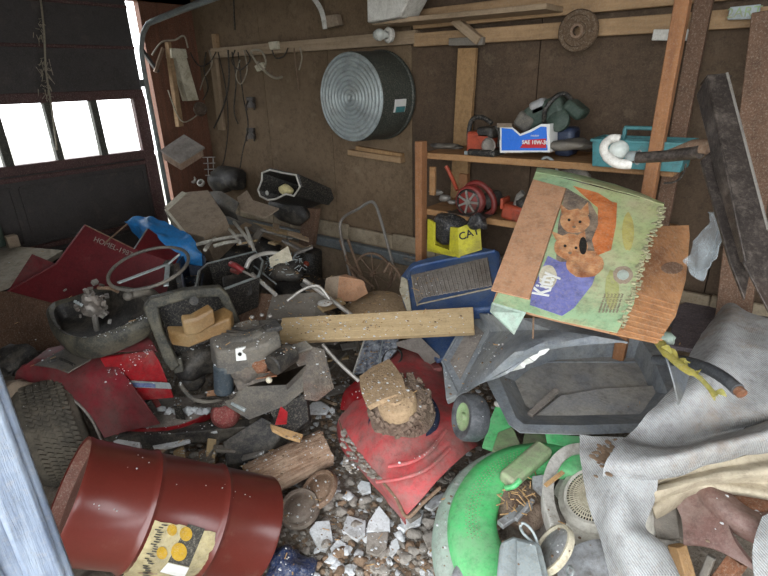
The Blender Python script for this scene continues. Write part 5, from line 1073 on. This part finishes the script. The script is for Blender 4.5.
MB().prism([p-lf*.007+V((0,0,.004)) for p in rz([(130, 382.5, .425), (155, 383.5, .425), (156, 387.5, .41), (132, 386.5, .41)])], -lf*.001).build('decal_lettering', M['bluetext'], t)
# running board
MB().patch([rz([(108, 424, .22), (140, 428, .22), (180, 425, .22), (214, 410, .22)]), rz([(110, 418, .235), (145, 421, .235), (182, 417, .235), (212, 404, .235)]), rz([(118, 408, .23), (150, 407, .23), (184, 405, .23), (206, 400, .23)]), rz([(128, 400, .24), (156, 398, .24), (184, 397, .24), (204, 394, .24)])], 4, 3, .008).build('running_board', M['ribgrey'], t)
MB().patch([rz([(106, 433, .19), (140, 437, .18), (180, 433, .18), (215, 416, .19)]), rz([(106, 425, .225), (140, 429, .225), (180, 426, .225), (214, 411, .225)])], 5, 3, .006).build('board_edge', M['redbright'], t)
MB().prism(rz([(127, 403, .27), (144, 393, .30), (152, 404, .30), (136, 417, .26)]), (0, 0, .02)).build('foot_pedal', M['blkc'], t, .004)
MB().prism(rz([(151, 400, .28), (156, 396, .29), (162, 408, .25), (157, 409, .25)]), (0, 0, .01)).build('pedal_arm', M['toolred'], t)
MB().prism(rz([(174, 408, .30), (182, 408, .30), (186, 420, .24), (176, 419, .24)]), (0, 0, .012)).build('side_bracket', M['blkc'], t, .003)
# rear wheel
ax = (V((.25, .95, .05))).normalized(); wc = Z(62, 436, .19)+ax*.09+V((-.06, .0, 0)); WRr = .205
prof = [(.09, -.0), (.12, .012), (.165, .016), (.19, .008), (.205, -.02), (.21, -.07), (.21, -.12), (.205, -.17), (.19, -.19), (.12, -.19), (.09, -.18)]
MB().lathe(prof, wc, ax, 48).build('tyre', M['tyre'], t, smooth=60)
x = MB(); f = frame(wc, V((0, 0, 1))-ax*ax.z, ax)   # x fwd, z=axle
for k in range(64):
    a = 2*pi*k/64
    for j_, hh in enumerate((-.03, -.055, -.08, -.105, -.13, -.155)):
        aa = a+(.08 if j_ % 2 else 0); p = f @ V((cos(aa)*.211, sin(aa)*.211, hh)); q = f @ V((cos(aa+.06)*.211, sin(aa+.06)*.211, hh+.018)); x.bar(p, q, .011, .010, up=(p-(wc+ax*hh)))
x.build('tread_blocks', M['tyre'], t)
MB().lathe([(.001, -.03), (.04, -.03), (.045, -.05), (.085, -.05), (.1, -.01), (.1, -.03)], wc, ax, 30).build('wheel_rim', M['shroud'], t, smooth=50)
# seat pan
lp = [(47, 314), (53, 304), (74, 298), (104, 288), (134, 289), (152, 300), (152, 314), (128, 328), (96, 340), (74, 341), (56, 332)]
zz = [.60, .61, .63, .66, .68, .68, .66, .63, .60, .59, .59]
L = [Z(p[0], p[1], z) for p, z in zip(lp, zz)]; c = sum(L, V())/len(L); L = spline(L, 3, True)
loft('seat_shell', [[c+(p-c)*.86+V((0, 0, -.0)) for p in L], [c+(p-c)*.95+V((0, 0, .012)) for p in L], [c+(p-c)*1.02 for p in L], [c+(p-c)*1.02+V((0, 0, -.035)) for p in L], [c+(p-c)*.9+V((0, 0, -.09)) for p in L]], M['seat'], t, sm=60)
loft('seat_hollow', [[c+(p-c)*.865 for p in L], [c+(p-c)*.8+V((0, 0, -.06)) for p in L], [c+(p-c)*.4+V((0, 0, -.075)) for p in L]], M['blk'], t, cap=True, sm=60)
# steering wheel
a, b = D(111, 285, 1.86), D(184, 251, 2.02); cw = (a+b)/2; u = (b-a)/2; r_ = u.length; u.normalize(); v = (V((-.6, .7, .22))); v = (v-u*v.dot(u)).normalized()
MB().tube([cw+(u*cos(q)+v*sin(q)*1.0)*r_ for q in [2*pi*k/48 for k in range(48)]], .0065, 8, True).build('steering_wheel', M['shroud'], t, smooth=60)
hub = D(168, 264, 1.98)-V((0, 0, .0))
x = MB()
for q in ((118, 283, 1.84), (180, 254, 1.98), (166, 286, 1.86)): x.bar(hub, D(*q), .018, .006)
x.build('steering_spokes', M['galv'], t, .002)
MB().tube([hub, Z(176, 300, .60)], .018, 10).build('steering_column', M['blkc'], t)
MB().tube(spline(rz([(128, 296, .74), (140, 293, .74), (150, 292, .73), (158, 298, .68)]), 4), .016, 10).build('control_lever', M['shroud'], t, smooth=60)
MB().ball(Z(128, 296, .745), .019, (1, 1, 1), 8).build('lever_knob', M['shroud'], t, smooth=80)
# gearbox clutter above the seat
gx = Z(92, 305, .68); rn = random.Random(21)
x = MB().rock(gx, .045, 7, (1, .8, 1.1), 3, .5)
for k in range(46):
    p = gx+V((rn.gauss(0, .035), rn.gauss(0, .03), rn.gauss(.012, .035))); x.box(p, (rn.uniform(.006, .022), rn.uniform(.006, .02), rn.uniform(.006, .022)), Matrix.Rotation(rn.random()*3, 3, 'Z') @ Matrix.Rotation(rn.random(), 3, 'X'))
x.build('gear_cluster', M['steel'], t, smooth=30)
x = MB()
for k in range(9): p = gx+V((-.03+k*.008, -.045, .03+.002*sin(k*2))); x.cyl(p, p+V((0, -.006, -.008)), .004, n=8)
x.build('gear_teeth', M['galv'], t)
MB().tube([gx-V((0, 0, .03)), Z(97, 330, .56)], .012, 8).build('gear_shaft', M['steel'], t)
MB().tube(rz([(98, 288, .75), (110, 288, .75), (118, 292, .72)]), .007, 6).build('gear_link', M['rusty'], t)
# dashboard frame with tank
DP = Plane(Z(145, 306, .74), Z(174, 370, .46), Z(228, 292, .74))
out = [(143, 308), (150, 299), (184, 290), (220, 287), (228, 294), (241, 322), (232, 326), (219, 297), (186, 300), (158, 308), (163, 330), (180, 366), (172, 372), (164, 362)]
MB().prism(DP.many(out), -DP.n*.045).build('dash_frame', M['seat'], t, .006)
MB().prism(DP.many([(156, 304), (220, 292), (234, 324), (180, 360)], -.1), -DP.n*.01).build('dash_back', M['blkc'], t)
MB().prism(rz([(174, 360, .50), (182, 358, .50), (184, 372, .44), (174, 374, .44)]), -DP.n*.03).build('dash_foot', M['seat'], t, .004)
def blk(name, top, dz, m): return MB().prism(rz(top), (0, 0, -dz)).build(name, m, t, .008, seg=3)
blk('fuel_tank', [(166, 325, .68), (182, 325, .68), (224, 306, .72), (233, 311, .71), (230, 318, .70), (186, 335, .66), (170, 333, .66)], .055, M['tank'])
blk('tank_top', [(180, 314, .74), (190, 313, .74), (208, 303, .76), (214, 309, .75), (196, 320, .72), (182, 322, .72)], .06, M['tank'])
MB().cyl(Z(194, 301, .74), Z(194, 301, .755), .016).build('filler_cap', M['blk'], t)
# engine
tp = [(208, 338, .63), (222, 326, .64), (250, 320, .65), (276, 322, .65), (281, 336, .63), (268, 346, .61), (246, 352, .60), (215, 354, .60)]
L = [Z(*p) for p in tp]; c = sum(L, V())/len(L); L2 = L
loft('engine_shroud', [[c+(p-c)*.5+V((0,0,.012)) for p in L2], [c+(p-c)*.97+V((0, 0, .006)) for p in L2], [c+(p-c)*1.02+V((0, 0, -.085)) for p in L2]], M['shroud'], t, sm=30, bev=.008)
loft('shroud_top', [[c+(p-c)*.52+V((0,0,.0125)) for p in L2], [c+(p-c)*.4+V((0,0,.02)) for p in L2]], M['shroud'], t, cap=True)
x = MB()
for k in range(3): x.tube(spline([Z(222+k*5, 334-k*3, .665), Z(240+k*5, 334-k*2, .67), Z(256+k*4, 328-k*2, .67)], 5), .005, 6)
x.build('air_vanes', M['blk'], t)
MB().prism([Z(236, 348, .615)]+rz([(246, 346, .615), (247, 359, .57), (237, 360, .57)]), V((.004, -.006, 0))).build('warning_sticker', M['paperwhite'], t)
MB().cyl(Z(241.5, 352.5, .595)+V((.004, -.010, 0)), Z(241.5, 352.5, .595)+V((.006, -.013, .0)), .007, n=12).build('sticker_dot', M['blackprint'], t)
MB().prism(rz([(258, 320, .67), (276, 318, .68), (282, 326, .66), (266, 330, .65)]), (0, 0, -.02)).build('shroud_lid', M['blk'], t, .004)
x = MB()
for q in ((252, 317), (262, 315), (270, 316)): x.ball(Z(q[0], q[1], .68), .009, (1, 1, .8), 6)
x.build('loose_bolts', M['steel'], t)
MB().cyl(Z(223, 364, .54), Z(224, 392, .42), .036, n=24).build('oil_filter', mat('blue_black_filter', '2e3840', '3c464e', sc=9, rough=.5, dust='6a6c68', da=.25), t, .006, smooth=50)
MB().rock(Z(252, 372, .48), .075, 31, (1, 1, .9), 4, .4).build('crankcase', M['engine'], t, smooth=40)
MB().rock(Z(258, 362, .53), .05, 32, (1, .8, .9), 3, .5).build('rusty_cylinder', M['rustor'], t, smooth=40)
x = MB()
for k in range(5): x.box(Z(262, 352+k*5, .56-k*.02), (.11, .09, .004), Matrix.Rotation(.9, 3, 'Z'))
x.build('cooling_fins', M['rustor'], t)
MB().cyl(Z(272, 366, .55), Z(292, 352, .56), .04, n=20).build('muffler', M['blk'], t, .006)
MB().ball(Z(269, 380, .52), .012, (1, 1, 1), 8).build('spark_plug', M['cream'], t, smooth=80)
MB().prism(rz([(222, 398, .40), (246, 386, .46), (286, 384, .46), (308, 362, .48), (312, 378, .42), (286, 398, .38), (248, 414, .33)]), (0, 0, -.03)).build('engine_plate', M['steel'] if 0 else M['shroud'], t, .004)
MB().prism(rz([(288, 352, .52), (312, 346, .54), (322, 386, .40), (304, 400, .36), (300, 370, .46)]), V((.03, .04, -.02))).build('grille_panel', M['engine'], t, .004)
MB().prism(rz([(286, 346, .54), (306, 340, .56), (313, 347, .54), (292, 354, .52)]), (0, 0, -.01)).build('grille_top', M['shroud'], t, .003)
MB().prism(rz([(270, 412, .33), (306, 392, .36), (309, 420, .25), (284, 440, .2)]), V((-.01, .02, -.03))).build('front_guard', M['blkc'], t, .003)
MB().prism(rz([(281, 406, .37), (288, 412, .35), (287, 424, .29), (275, 425, .29)]), V((.002, -.004, .002))).build('red_tab', M['redbright'], t, .002)
MB().lathe([(.001, .01), (.04, .012), (.05, .0), (.055, -.02), (.055, -.06)], Z(224, 414, .3), V((.6, -.5, .6)), 30).build('belt_pulley', M['pad'], t, smooth=50)
# chassis and mower deck underneath
MB().bar(Z(120, 440, .18), Z(285, 425, .18), .06, .06).build('frame_rail', M['blk'], t, .004)
MB().prism(rz([(222, 442, .18), (262, 416, .24), (286, 430, .18), (264, 460, .1), (226, 466, .08)]), (0, .02, -.05)).build('cutting_deck', M['blk'], t, .006)
MB().lathe([(.03, .03), (.085, .03), (.1, .0), (.1, -.05), (.085, -.08), (.03, -.08)], Z(262, 440, .12), V((.8, -.6, .1)), 30).build('front_wheel', M['tyre'], t, smooth=50)
x = MB(); rn = random.Random(31)
for k in range(7): x.tube(spline([Z(190+k*3, 404+rn.uniform(-3, 6), .33), Z(212+k*3, 400+rn.uniform(-4, 8), .37), Z(232+k*2, 398-k*5, .42), Z(238+k, 380-k*3, .46)], 5), .005, 6)
x.build('cable_harness', M['cord'], t, smooth=60)
MB().tube(spline(rz([(180, 384, .40), (192, 398, .37), (212, 402, .36), (232, 396, .40)]), 5), .009, 8).build('hose', M['shroud'], t, smooth=60)
MB().bar(Z(232, 402, .38), Z(246, 410, .35), .02, .012).build('clevis', M['galv'], t, .002)
MB().rock(Z(198, 360, .42), .09, 33, (1, 1, .9), 3, .4).build('battery_tray', M['blk'], t, smooth=50)
MB().rock(Z(192, 378, .33), .06, 34, (1, 1, .7), 3, .4).build('transmission', M['blk'], t, smooth=50)
# rubber junk behind the jamb
tag(MB().rock(Z(16, 362, .40), .09, 51, (1, 1, .8), 3, .6).build('rubber_scrap', M['blk'], smooth=50), 'tangled black rubber scraps at the left edge above the rear wheel', 'rubber')
tag(MB().rock(Z(20, 395, .34), .07, 52, (.8, 1, 1), 3, .4).build('cardboard_scrap', M['carddull'], smooth=50), 'crumpled brown scrap between the blue-white jamb and the rear wheel', 'scrap')
# ------------------------------------------------------------ drum
A = V((-1.445, .299, .41)); h_, tl_ = 1.086, -.602; ax = V((cos(h_)*cos(tl_), sin(h_)*cos(tl_), sin(tl_))); R0, LN = .172, .61
t = thing('oil_drum', 'dark red steel drum with a torn label lying on its side, bottom left', 'drum', frame(A+V((0, 0, -R0)), ax))
prof = [(R0*.965, .0), (R0*1.015, -.003), (R0*1.02, .008), (R0, .016), (R0, LN*.30), (R0*1.018, LN*.315), (R0*1.05, LN*.33), (R0*1.018, LN*.345), (R0, LN*.36), (R0, LN*.66), (R0*1.018, LN*.675), (R0*1.05, LN*.69), (R0*1.018, LN*.705), (R0, LN*.72), (R0, LN-.012), (R0*1.015, LN-.004), (R0*1.015, LN+.004), (R0*.96, LN+.002), (R0*.95, LN-.014), (.001, LN-.014)]
MB().lathe(prof, A, ax, 96).build('shell', M['drum'], t, smooth=50)
MB().lathe([(R0*.965, .0), (R0*.95, .03), (R0*.93, .034), (R0*.6, .03), (.001, .03)], A, ax, 64).build('sunken_lid', M['drumrust'], t, smooth=50)
MB().cyl(A+ax*.03+ax.orthogonal()*.1, A+ax*.018+ax.orthogonal()*.1, .022, n=20).build('bung_cap', M['steel'], t, .002)
# label on the drum side, wrapped
side_ = ax.cross(V((0, 0, 1))).normalized(); upd = side_.cross(ax).normalized()
def dr(px, py, off=.0015):     # hits the drum surface along the view ray
    d = ray(px, py); o = CAM-A; d_ = d-ax*d.dot(ax); o_ = o-ax*o.dot(ax); r_ = R0+off
    a = d_.dot(d_); b = 2*d_.dot(o_); c = o_.dot(o_)-r_*r_; q = b*b-4*a*c
    s = (-b-sqrt(max(q, 0)))/(2*a); return CAM+d*s
def wrap(name, quad, m, par, off, n=10, jag=0):
    (p0, p1, p2, p3) = [V((q[0], q[1], 0)) for q in quad]; g = []
    for i in range(n+1):
        a, b = p0.lerp(p3, i/n), p1.lerp(p2, i/n); g.append([(a.lerp(b, j_/n)) for j_ in range(n+1)])
    vs = []
    for i in range(n+1):
        for j_ in range(n+1):
            q = g[i][j_]; k = 0
            if jag and (i in (0, n) or j_ in (0, n)): k = jag*NZ.noise(V((i*1.7, j_*1.7, 2)))
            vs.append(dr(q.x+k*3, q.y+k*3, off))
    N = (n+1)*(n+1); vs += [dr_ - (dr_-(A+ax*(dr_-A).dot(ax))).normalized()*.001 for dr_ in vs]
    fs = [(i*(n+1)+j_, i*(n+1)+j_+1, (i+1)*(n+1)+j_+1, (i+1)*(n+1)+j_) for i in range(n) for j_ in range(n)]
    return MB().add(vs, fs+[tuple(N+k for k in f_[::-1]) for f_ in fs]).build(name, m, par)
lb = wrap('paper_label', [(155, 520), (216, 533), (196, 594), (112, 594)], M['labelpaper'], t, .0025, 12, 1.2)
wrap('label_black_field', [(188, 524), (205, 529), (189, 567), (168, 562)], M['graphite'], lb, .0036)
wrap('label_white_bar', [(168, 563), (189, 568), (184, 578), (160, 572)], M['paperwhite'], lb, .004)
def disc_on(cx, cy, r_, m, off, nm, sq=1.15):
    vs = [dr(cx, cy, off)]+[dr(cx+cos(2*pi*k/20)*r_, cy+sin(2*pi*k/20)*r_*sq, off) for k in range(20)]
    MB().add(vs, [(0, 1+k, 1+(k+1) % 20) for k in range(20)]).build(nm, m, lb)
disc_on(186, 534, 6.3, M['yellowprint'], .0048, 'yellow_disc'); disc_on(179, 552, 8, M['yellowprint'], .0052, 'yellow_disc'); disc_on(162, 553, 5.5, M['yellowprint'], .0044, 'yellow_disc'); disc_on(172, 530, 5, M['yellowprint'], .004, 'yellow_disc')
rn = random.Random(6); x = MB()
for k in range(26):
    cx, cy = 160-k*.9+rn.uniform(-3, 3), 524+k*2.4; x.add([dr(cx, cy, .0042), dr(cx+rn.uniform(3, 9), cy+1, .0042), dr(cx+4, cy+2.2, .0042), dr(cx-.5, cy+1.2, .0042)], [(0, 1, 2, 3)])
x.build('label_smudged_print', M['graphite'], lb)
for k in range(5):
    pass
x = MB(); rn = random.Random(16)
for k in range(20):
    cx, cy = [(rn.gauss(135, 10), rn.gauss(462, 6)), (rn.gauss(208, 14), rn.gauss(484, 3)), (rn.gauss(240, 8), rn.gauss(494, 4)), (rn.gauss(96, 8), rn.gauss(508, 4))][k % 4]
    x.rock(dr(cx, cy, .001), rn.uniform(.0012, .003), k, (1, 1, .5), 1)
x.build('plaster_specks', M['chunk'], t)['kind'] = 'stuff'
# ------------------------------------------------------------ log, lids, splinter
la, lb_ = Z(250, 484, .09), Z(326, 448, .13); d = (lb_-la).normalized(); rr = .078
t = thing('log', 'short split firewood log with peeling bark beside the red drum', 'log', frame(la-V((0, 0, rr)), d))
x = MB(); S = []; n = 26; fr = frame(la, d); L_ = (lb_-la).length
for i in range(9):
    ring = []
    for k in range(n):
        a = 2*pi*k/n; q = rr*(1+.10*NZ.noise(V((cos(a)*2, sin(a)*2, i*.3)))+.05*NZ.noise(V((cos(a)*7, sin(a)*7, i*.2))))*(1 if sin(a) > -.5 else .8)
        ring.append(fr @ V((L_*i/8+(.012*NZ.noise(V((a*3, i, 0))) if i in (0, 8) else 0), cos(a)*q, sin(a)*q)))
    S.append(ring)
loft('bark', S, M['bark'], t, sm=60)
cN = sum(S[-1], V())/n; loft('cut_end', [S[-1], [cN+(p-cN)*.5+d*.002 for p in S[-1]]], M['cutwood'], t, cap=True)
cN2 = sum(S[0], V())/n; loft('cut_end', [S[0], [cN2+(p-cN2)*.5-d*.002 for p in S[0]]], M['cutwood'], t, cap=True)
tag(MB().patch([[Z(270, 427, .26), Z(286, 431, .25), Z(303, 437, .24)], [Z(272, 432, .26), Z(286, 439, .24), Z(300, 443, .24)]], 4, 3, .014).build('wood_splinter', M['cutwood'], None, .002), 'pale pointed wood splinter lying against the upper end of the log', 'splinter')
def lid(c, up_, r_, lab, m=None):
    tag(MB().lathe([(.001, .004), (r_*.55, .004), (r_*.6, .0), (r_*.78, .0), (r_*.82, .006), (r_*.94, .007), (r_, .0), (r_, -.012), (.001, -.012)], c, up_, 40).build('lid', m or mat('brown_tin', '5c5048', '7a6c60', sc=9, rough=.6, dust='8d8478', da=.3), smooth=50), lab, 'lid')
lid(Z(299, 508, .07), (.15, -.35, 1), .075, 'dull brown round tin lid lying beside the drum, the nearer of two'); lid(Z(318, 489, .09), (-.3, -.5, 1), .08, 'round rusty tin lid half under the log, the farther of two', M['rusty'])
tag(MB().rock(Z(290, 568, .04), .07, 90, (1, 1, .6), 4, .5).build('plastic_bag', M['navybag'], smooth=40), 'crumpled dark navy plastic bag at the bottom edge beside the drum', 'bag')
tag(MB().bar(onf(380, 478, .03), onf(416, 520, .03), .05, .03).build('lath', M['greyboard'], None, .004), 'short grey slat lying beside the lower corner of the red mower deck', 'slat')
# ------------------------------------------------------------ rubble
def slab(px, py, outline, m, lab, up=.03, th=.014, tilt=(0, 0), grp='white plaster chunks on the floor', nm='plaster_chunk'):
    c = onf(px, py, up); nrm = V((tilt[0], tilt[1]-.15, 1)).normalized()
    pl = Plane.__new__(Plane); pl.o = c; pl.n = nrm
    tag(MB().prism([pl.at(*q) for q in outline], -nrm*th).build(nm, m, None, .0025), lab, 'chunk', grp)
WC = M['chunk']
slab(320, 533, [(309, 530), (316, 521), (330, 520), (333, 540), (326, 551), (319, 549)], WC, 'white plaster chunk shaped like a tooth, nearest the drum', tilt=(.2, .1))
slab(355, 526, [(347, 515), (366, 520), (365, 533), (357, 540), (342, 531)], WC, 'squarish white plaster chunk in the middle of the rubble', tilt=(-.1, .1))
slab(379, 520, [(379, 505), (390, 519), (390, 531), (366, 532), (368, 522)], WC, 'pointed white plaster chunk, tip towards the red mower', tilt=(.1, -.1), up=.045)
slab(377, 545, [(367, 533), (389, 531), (386, 548), (378, 556), (366, 552)], M['chunkg'], 'grey-white broken slab touching the pointed white chunk', up=.03)
slab(337, 549, [(330, 548), (338, 538), (346, 543), (345, 555), (333, 558)], WC, 'small grainy white chunk below the squarish one', up=.02)
slab(393, 547, [(397, 537), (400, 547), (392, 557), (388, 553), (391, 541)], WC, 'narrow white sliver right of the grey-white slab', up=.03)
slab(366, 487, [(361, 480), (370, 482), (371, 491), (362, 494), (357, 486)], WC, 'small white chunk against the lower edge of the red mower', up=.03)
slab(381, 563, [(374, 557), (388, 556), (386, 566), (379, 571), (372, 566)], WC, 'pale chunk at the foot of the grey-white slab', up=.02)
slab(412, 522, [(400, 518), (414, 506), (424, 510), (420, 524), (404, 530)], WC, 'pale chunk under the corner of the red mower deck', up=.03)
slab(436, 500, [(424, 506), (434, 496), (444, 492), (446, 500), (432, 510)], WC, 'pale flat chunk between the red and green mower decks', up=.03)
slab(430, 540, [(422, 535), (436, 530), (438, 545), (428, 549)], M['chunkg'], 'grey chunk beside the green mower skirt', up=.02)
slab(318, 408, [(307, 408), (312, 402), (321, 401), (330, 407), (326, 413), (310, 413)], WC, 'jagged white piece between the engine and the red mower', up=.14)
slab(331, 411, [(329, 410), (332, 406), (335, 410), (332, 413)], WC, 'tiny white flake right of the jagged white piece', up=.14)
slab(127, 443, [(113, 441), (118, 439), (140, 442), (141, 448), (116, 446)], WC, 'long white foam strip lying just above the drum', up=.27, th=.02)
slab(172, 443, [(152, 445), (164, 440), (188, 436), (190, 441), (168, 447), (154, 449)], WC, 'flat white piece below the running board', up=.17)
slab(190, 436, [(182, 436), (190, 431), (193, 436), (186, 441)], WC, 'small white chunk below the front of the running board', up=.17)
slab(205, 455, [(198, 452), (208, 447), (215, 455), (210, 466), (200, 462)], M['chunkb'], 'brown stone standing below the front of the running board', up=.12, th=.04)
slab(213, 428, [(208, 427), (216, 426), (217, 431), (210, 432)], WC, 'small pale flake beside the red belt pulley', up=.2)
slab(215, 395, [(206, 391), (215, 389), (216, 396), (207, 397)], M['card'], 'small orange-brown flake above the red belt pulley', up=.36)
rn = random.Random(77)
labs = ['small white plaster bit on the mower running board', 'grey-brown rubble stones on the floor by the drum']
for k, (px, py) in enumerate(((124, 408), (161, 409), (169, 411), (188, 411), (195, 410), (201, 412), (206, 411), (178, 412))):
    tag(MB().rock(Z(px, py, .25), rn.uniform(.016, .026), 200+k, (1.2, 1, .7), 1, .5).build('plaster_bit', WC, smooth=0), labs[0], 'chunk', 'white plaster bits on the running board')
# countable stones: one mesh of each kind, copied
protos = []
for k in range(6):
    o = MB().rock((0, 0, 0), .022, 300+k, (1.2, .9, .6), 2, .55).build('rubble_stone', (M['chunkg'], M['chunkg'], M['chunkb'], WC, M['chunkb'], M['chunkg'])[k], smooth=30); protos.append(o)
zones = [((345, 560), 46, 20, 60), ((330, 500), 30, 14, 26), ((405, 550), 24, 20, 30), ((340, 420), 18, 26, 22), ((330, 470), 16, 14, 14), ((440, 520), 14, 18, 8), ((215, 462), 24, 10, 14), ((160, 440), 34, 8, 24), ((312, 425), 14, 16, 14)]
cnt = 0
for (zx, zy), sx, sy, n in zones:
    for k in range(n):
        px, py = rn.gauss(zx, sx*.6), rn.gauss(zy, sy*.6); pr_ = protos[rn.randrange(6)]
        base = .02 if py > 440 else .03
        p = onf(px, py, .006)
        o = pr_ if cnt < 6 and pr_.get('label') is None else pr_.copy()
        if o is not pr_: C.objects.link(o)
        s = rn.uniform(.35, 1.0); o.matrix_world = Matrix.Translation(p) @ Matrix.Rotation(rn.random()*6.28, 4, 'Z') @ Matrix.Diagonal((s, s*rn.uniform(.8, 1.2), s, 1))
        w = 'white' if pr_.data.materials[0] == WC else ('brown' if pr_.data.materials[0] == M['chunkb'] else 'grey')
        tag(o, 'small rough '+w+' stone among the floor rubble', 'stone', w+' rubble stones on the floor'); cnt += 1
for o in protos:
    if o.get('label') is None: o.matrix_world = Matrix.Translation(onf(350, 500, .006)); tag(o, 'small rough grey stone among the floor rubble', 'stone', 'grey rubble stones on the floor')
x = MB(); rn2 = random.Random(1); cuts = []
for num in (2600, 1500, 500):
    for k in range(num):
        while True:
            px, py = rn2.uniform(150, 500), rn2.uniform(375, 600)
            if py > 430 or px > 280 or rn2.random() < .3: break
        q = Z(px, py, 0); q = Z(px, py, hgt(q.x, q.y)); x.rock(q, rn2.choice((.004, .006, .009, .013)), k+num, (1.2, 1, .6), 1, .4)
    cuts.append(len(x.f))
o = x.build('gravel', M['chunkg'], smooth=0); o.data.materials.append(M['chunkb']); o.data.materials.append(WC)
for p in o.data.polygons: p.material_index = 0 if p.index < cuts[0] else (1 if p.index < cuts[1] else 2)
tag(o, 'grey, brown and white crumbs of rubble scattered over the dirt floor', 'rubble', kind='stuff')
x = MB(); rn2 = random.Random(12)
for k in range(260):
    px, py = rn2.gauss(200, 90), rn2.gauss(300, 30); p = Z(px, py, .42+rn2.random()*.2); a = rn2.random()*6.28
    p = Z(rn2.uniform(120, 480), rn2.uniform(380, 560), .0); q = V((p.x, p.y, hgt(p.x, p.y)+.006)); x.box(q, (rn2.uniform(.02, .09), rn2.uniform(.004, .02), .004), Matrix.Rotation(a, 3, 'Z') @ Matrix.Rotation(rn2.uniform(-.3, .3), 3, 'Y'))
tag(x.build('wood_chips', M['greyboard'], smooth=0), 'grey wood chips and laths strewn through the floor rubble', 'wood chips', kind='stuff')
# loose scraps in the heap between the crate and the cart
rn = random.Random(91); kinds = [('scrap_wood', M['beam'], 'weathered brown'), ('scrap_wood', M['greyboard'], 'weathered grey'), ('scrap_metal', M['steel'], 'dull metal'), ('scrap_wood', M['plank'], 'pale tan')]
pro = [MB().box((0, 0, 0), (.16, .035, .012)).build(nm, m_, None, .002) for nm, m_, _ in kinds]
areas = [((285, 235), 40, 12, .62), ((330, 330), 12, 16, .34), ((330, 380), 14, 28, .14), ((240, 235), 22, 10, .66), ((360, 345), 14, 10, .26), ((225, 455), 40, 10, .14), ((310, 300), 16, 10, .50)]
n_ = 0
for (ax_, ay_), sx, sy, zz_ in areas:
    for k in range(7):
        i = (k+n_) % 4; o = pro[i] if pro[i].get('label') is None else pro[i].copy()
        if o is not pro[i]: C.objects.link(o)
        px, py = ax_+rn.gauss(0, sx*.6), ay_+rn.gauss(0, sy*.6); s = rn.uniform(.4, 1.1)
        o.matrix_world = Matrix.Translation(Z(px, py, zz_)) @ Matrix.Rotation(rn.random()*6.28, 4, 'Z') @ Matrix.Rotation(rn.uniform(-.5, .5), 4, 'Y') @ Matrix.Rotation(rn.uniform(-.5, .5), 4, 'X') @ Matrix.Diagonal((s, rn.uniform(.5, 1.4), 1, 1))
        tag(o, kinds[i][2]+' strip of scrap lying loose in the middle of the heap', 'scrap', kinds[i][2]+' loose scraps'); 
    n_ += 1
# ------------------------------------------------------------ fallen dust, crumbs and chips lying on top of the junk
bpy.context.view_layer.update(); dg = bpy.context.evaluated_depsgraph_get(); SC = bpy.context.scene
def drop(num, seed, cx, cy, sx, sy, maker, zmax=.66):
    x = MB(); rn3 = random.Random(seed); k = 0; tries = 0
    while k < num and tries < num*8:
        tries += 1; X_, Y_ = rn3.gauss(cx, sx), rn3.gauss(cy, sy)
        ok, p, nrm, _, ob, _ = SC.ray_cast(dg, V((X_, Y_, 1.32)), V((0, 0, -1)))
        if not ok or nrm.z < .45 or p.z > zmax or ob.name.startswith(('shell', 'upper_sheet', 'hanging', 'bottom', 'deck', 'printed', 'cardb', 'side_flap')): continue
        maker(x, p, nrm, rn3, k); k += 1
    return x
def crumb(x, p, nrm, r, k): x.rock(p, r.choice((.0015, .002, .002, .003, .003, .005)), k, (1.3, 1, .6), 1, .45)
def chip(x, p, nrm, r, k): x.box(p+nrm*.003, (r.uniform(.008, .03), r.uniform(.001, .004), .0015), Matrix.Rotation(r.random()*6.3, 3, 'Z') @ Matrix.Rotation(r.uniform(-.3, .3), 3, 'Y'))
cc_ = Z(165, 412, .23); cr_ = [drop(260, 47, cc_.x, cc_.y, .10, .12, crumb), drop(1300, 41, -1.3, 1.1, .45, .4, crumb), drop(150, 42, -.5, 1.2, .4, .3, crumb), drop(300, 43, -2.2, 1.4, .6, .5, crumb)]
x = MB(); [x.add(q.v, q.f) for q in cr_]
tag(x.build('plaster_crumbs', WC, smooth=0), 'white plaster crumbs sprinkled over the heaped junk', 'crumbs', kind='stuff')
x = drop(1600, 44, -1.4, 1.2, .7, .5, crumb); tag(x.build('dirt_crumbs', M['chunkb'], smooth=0), 'brown dirt crumbs sprinkled over the heaped junk', 'crumbs', kind='stuff')
x = drop(600, 45, -1.9, 1.5, .8, .5, chip); tag(x.build('straw_bits', M['cutwood'], smooth=0), 'straw bits and thin wood chips lying over the heaped junk', 'straw', kind='stuff')
# ------------------------------------------------------------ light, camera
w = bpy.data.worlds.new('sky'); bpy.context.scene.world = w; w.use_nodes = True
N = w.node_tree.nodes; L = w.node_tree.links; bg = N['Background']; bg.inputs['Color'].default_value = (.93, .965, 1, 1); bg.inputs['Strength'].default_value = 2.3
li = bpy.data.lights.new('door_daylight', 'AREA'); li.shape = 'RECTANGLE'; li.size = 2.9; li.size_y = 2.4; li.cycles.is_portal = True
lo = bpy.data.objects.new('door_daylight', li); C.objects.link(lo); lo.location = (.2, -.45, 1.15); lo.rotation_euler = (radians(90), 0, 0)
cam = bpy.data.cameras.new('camera'); cam.sensor_width = 36; cam.lens = F/768*36; cam.clip_start = .02; co = bpy.data.objects.new('camera', cam); C.objects.link(co)
co.matrix_world = Matrix((cR, cU, -cf)).transposed().to_4x4(); co.location = CAM; bpy.context.scene.camera = co
sc = bpy.context.scene; sc.view_settings.view_transform = 'Standard'; sc.view_settings.look = 'None'; sc.view_settings.gamma = 1; sc.view_settings.use_curve_mapping = False; sc.view_settings.exposure = 1.65
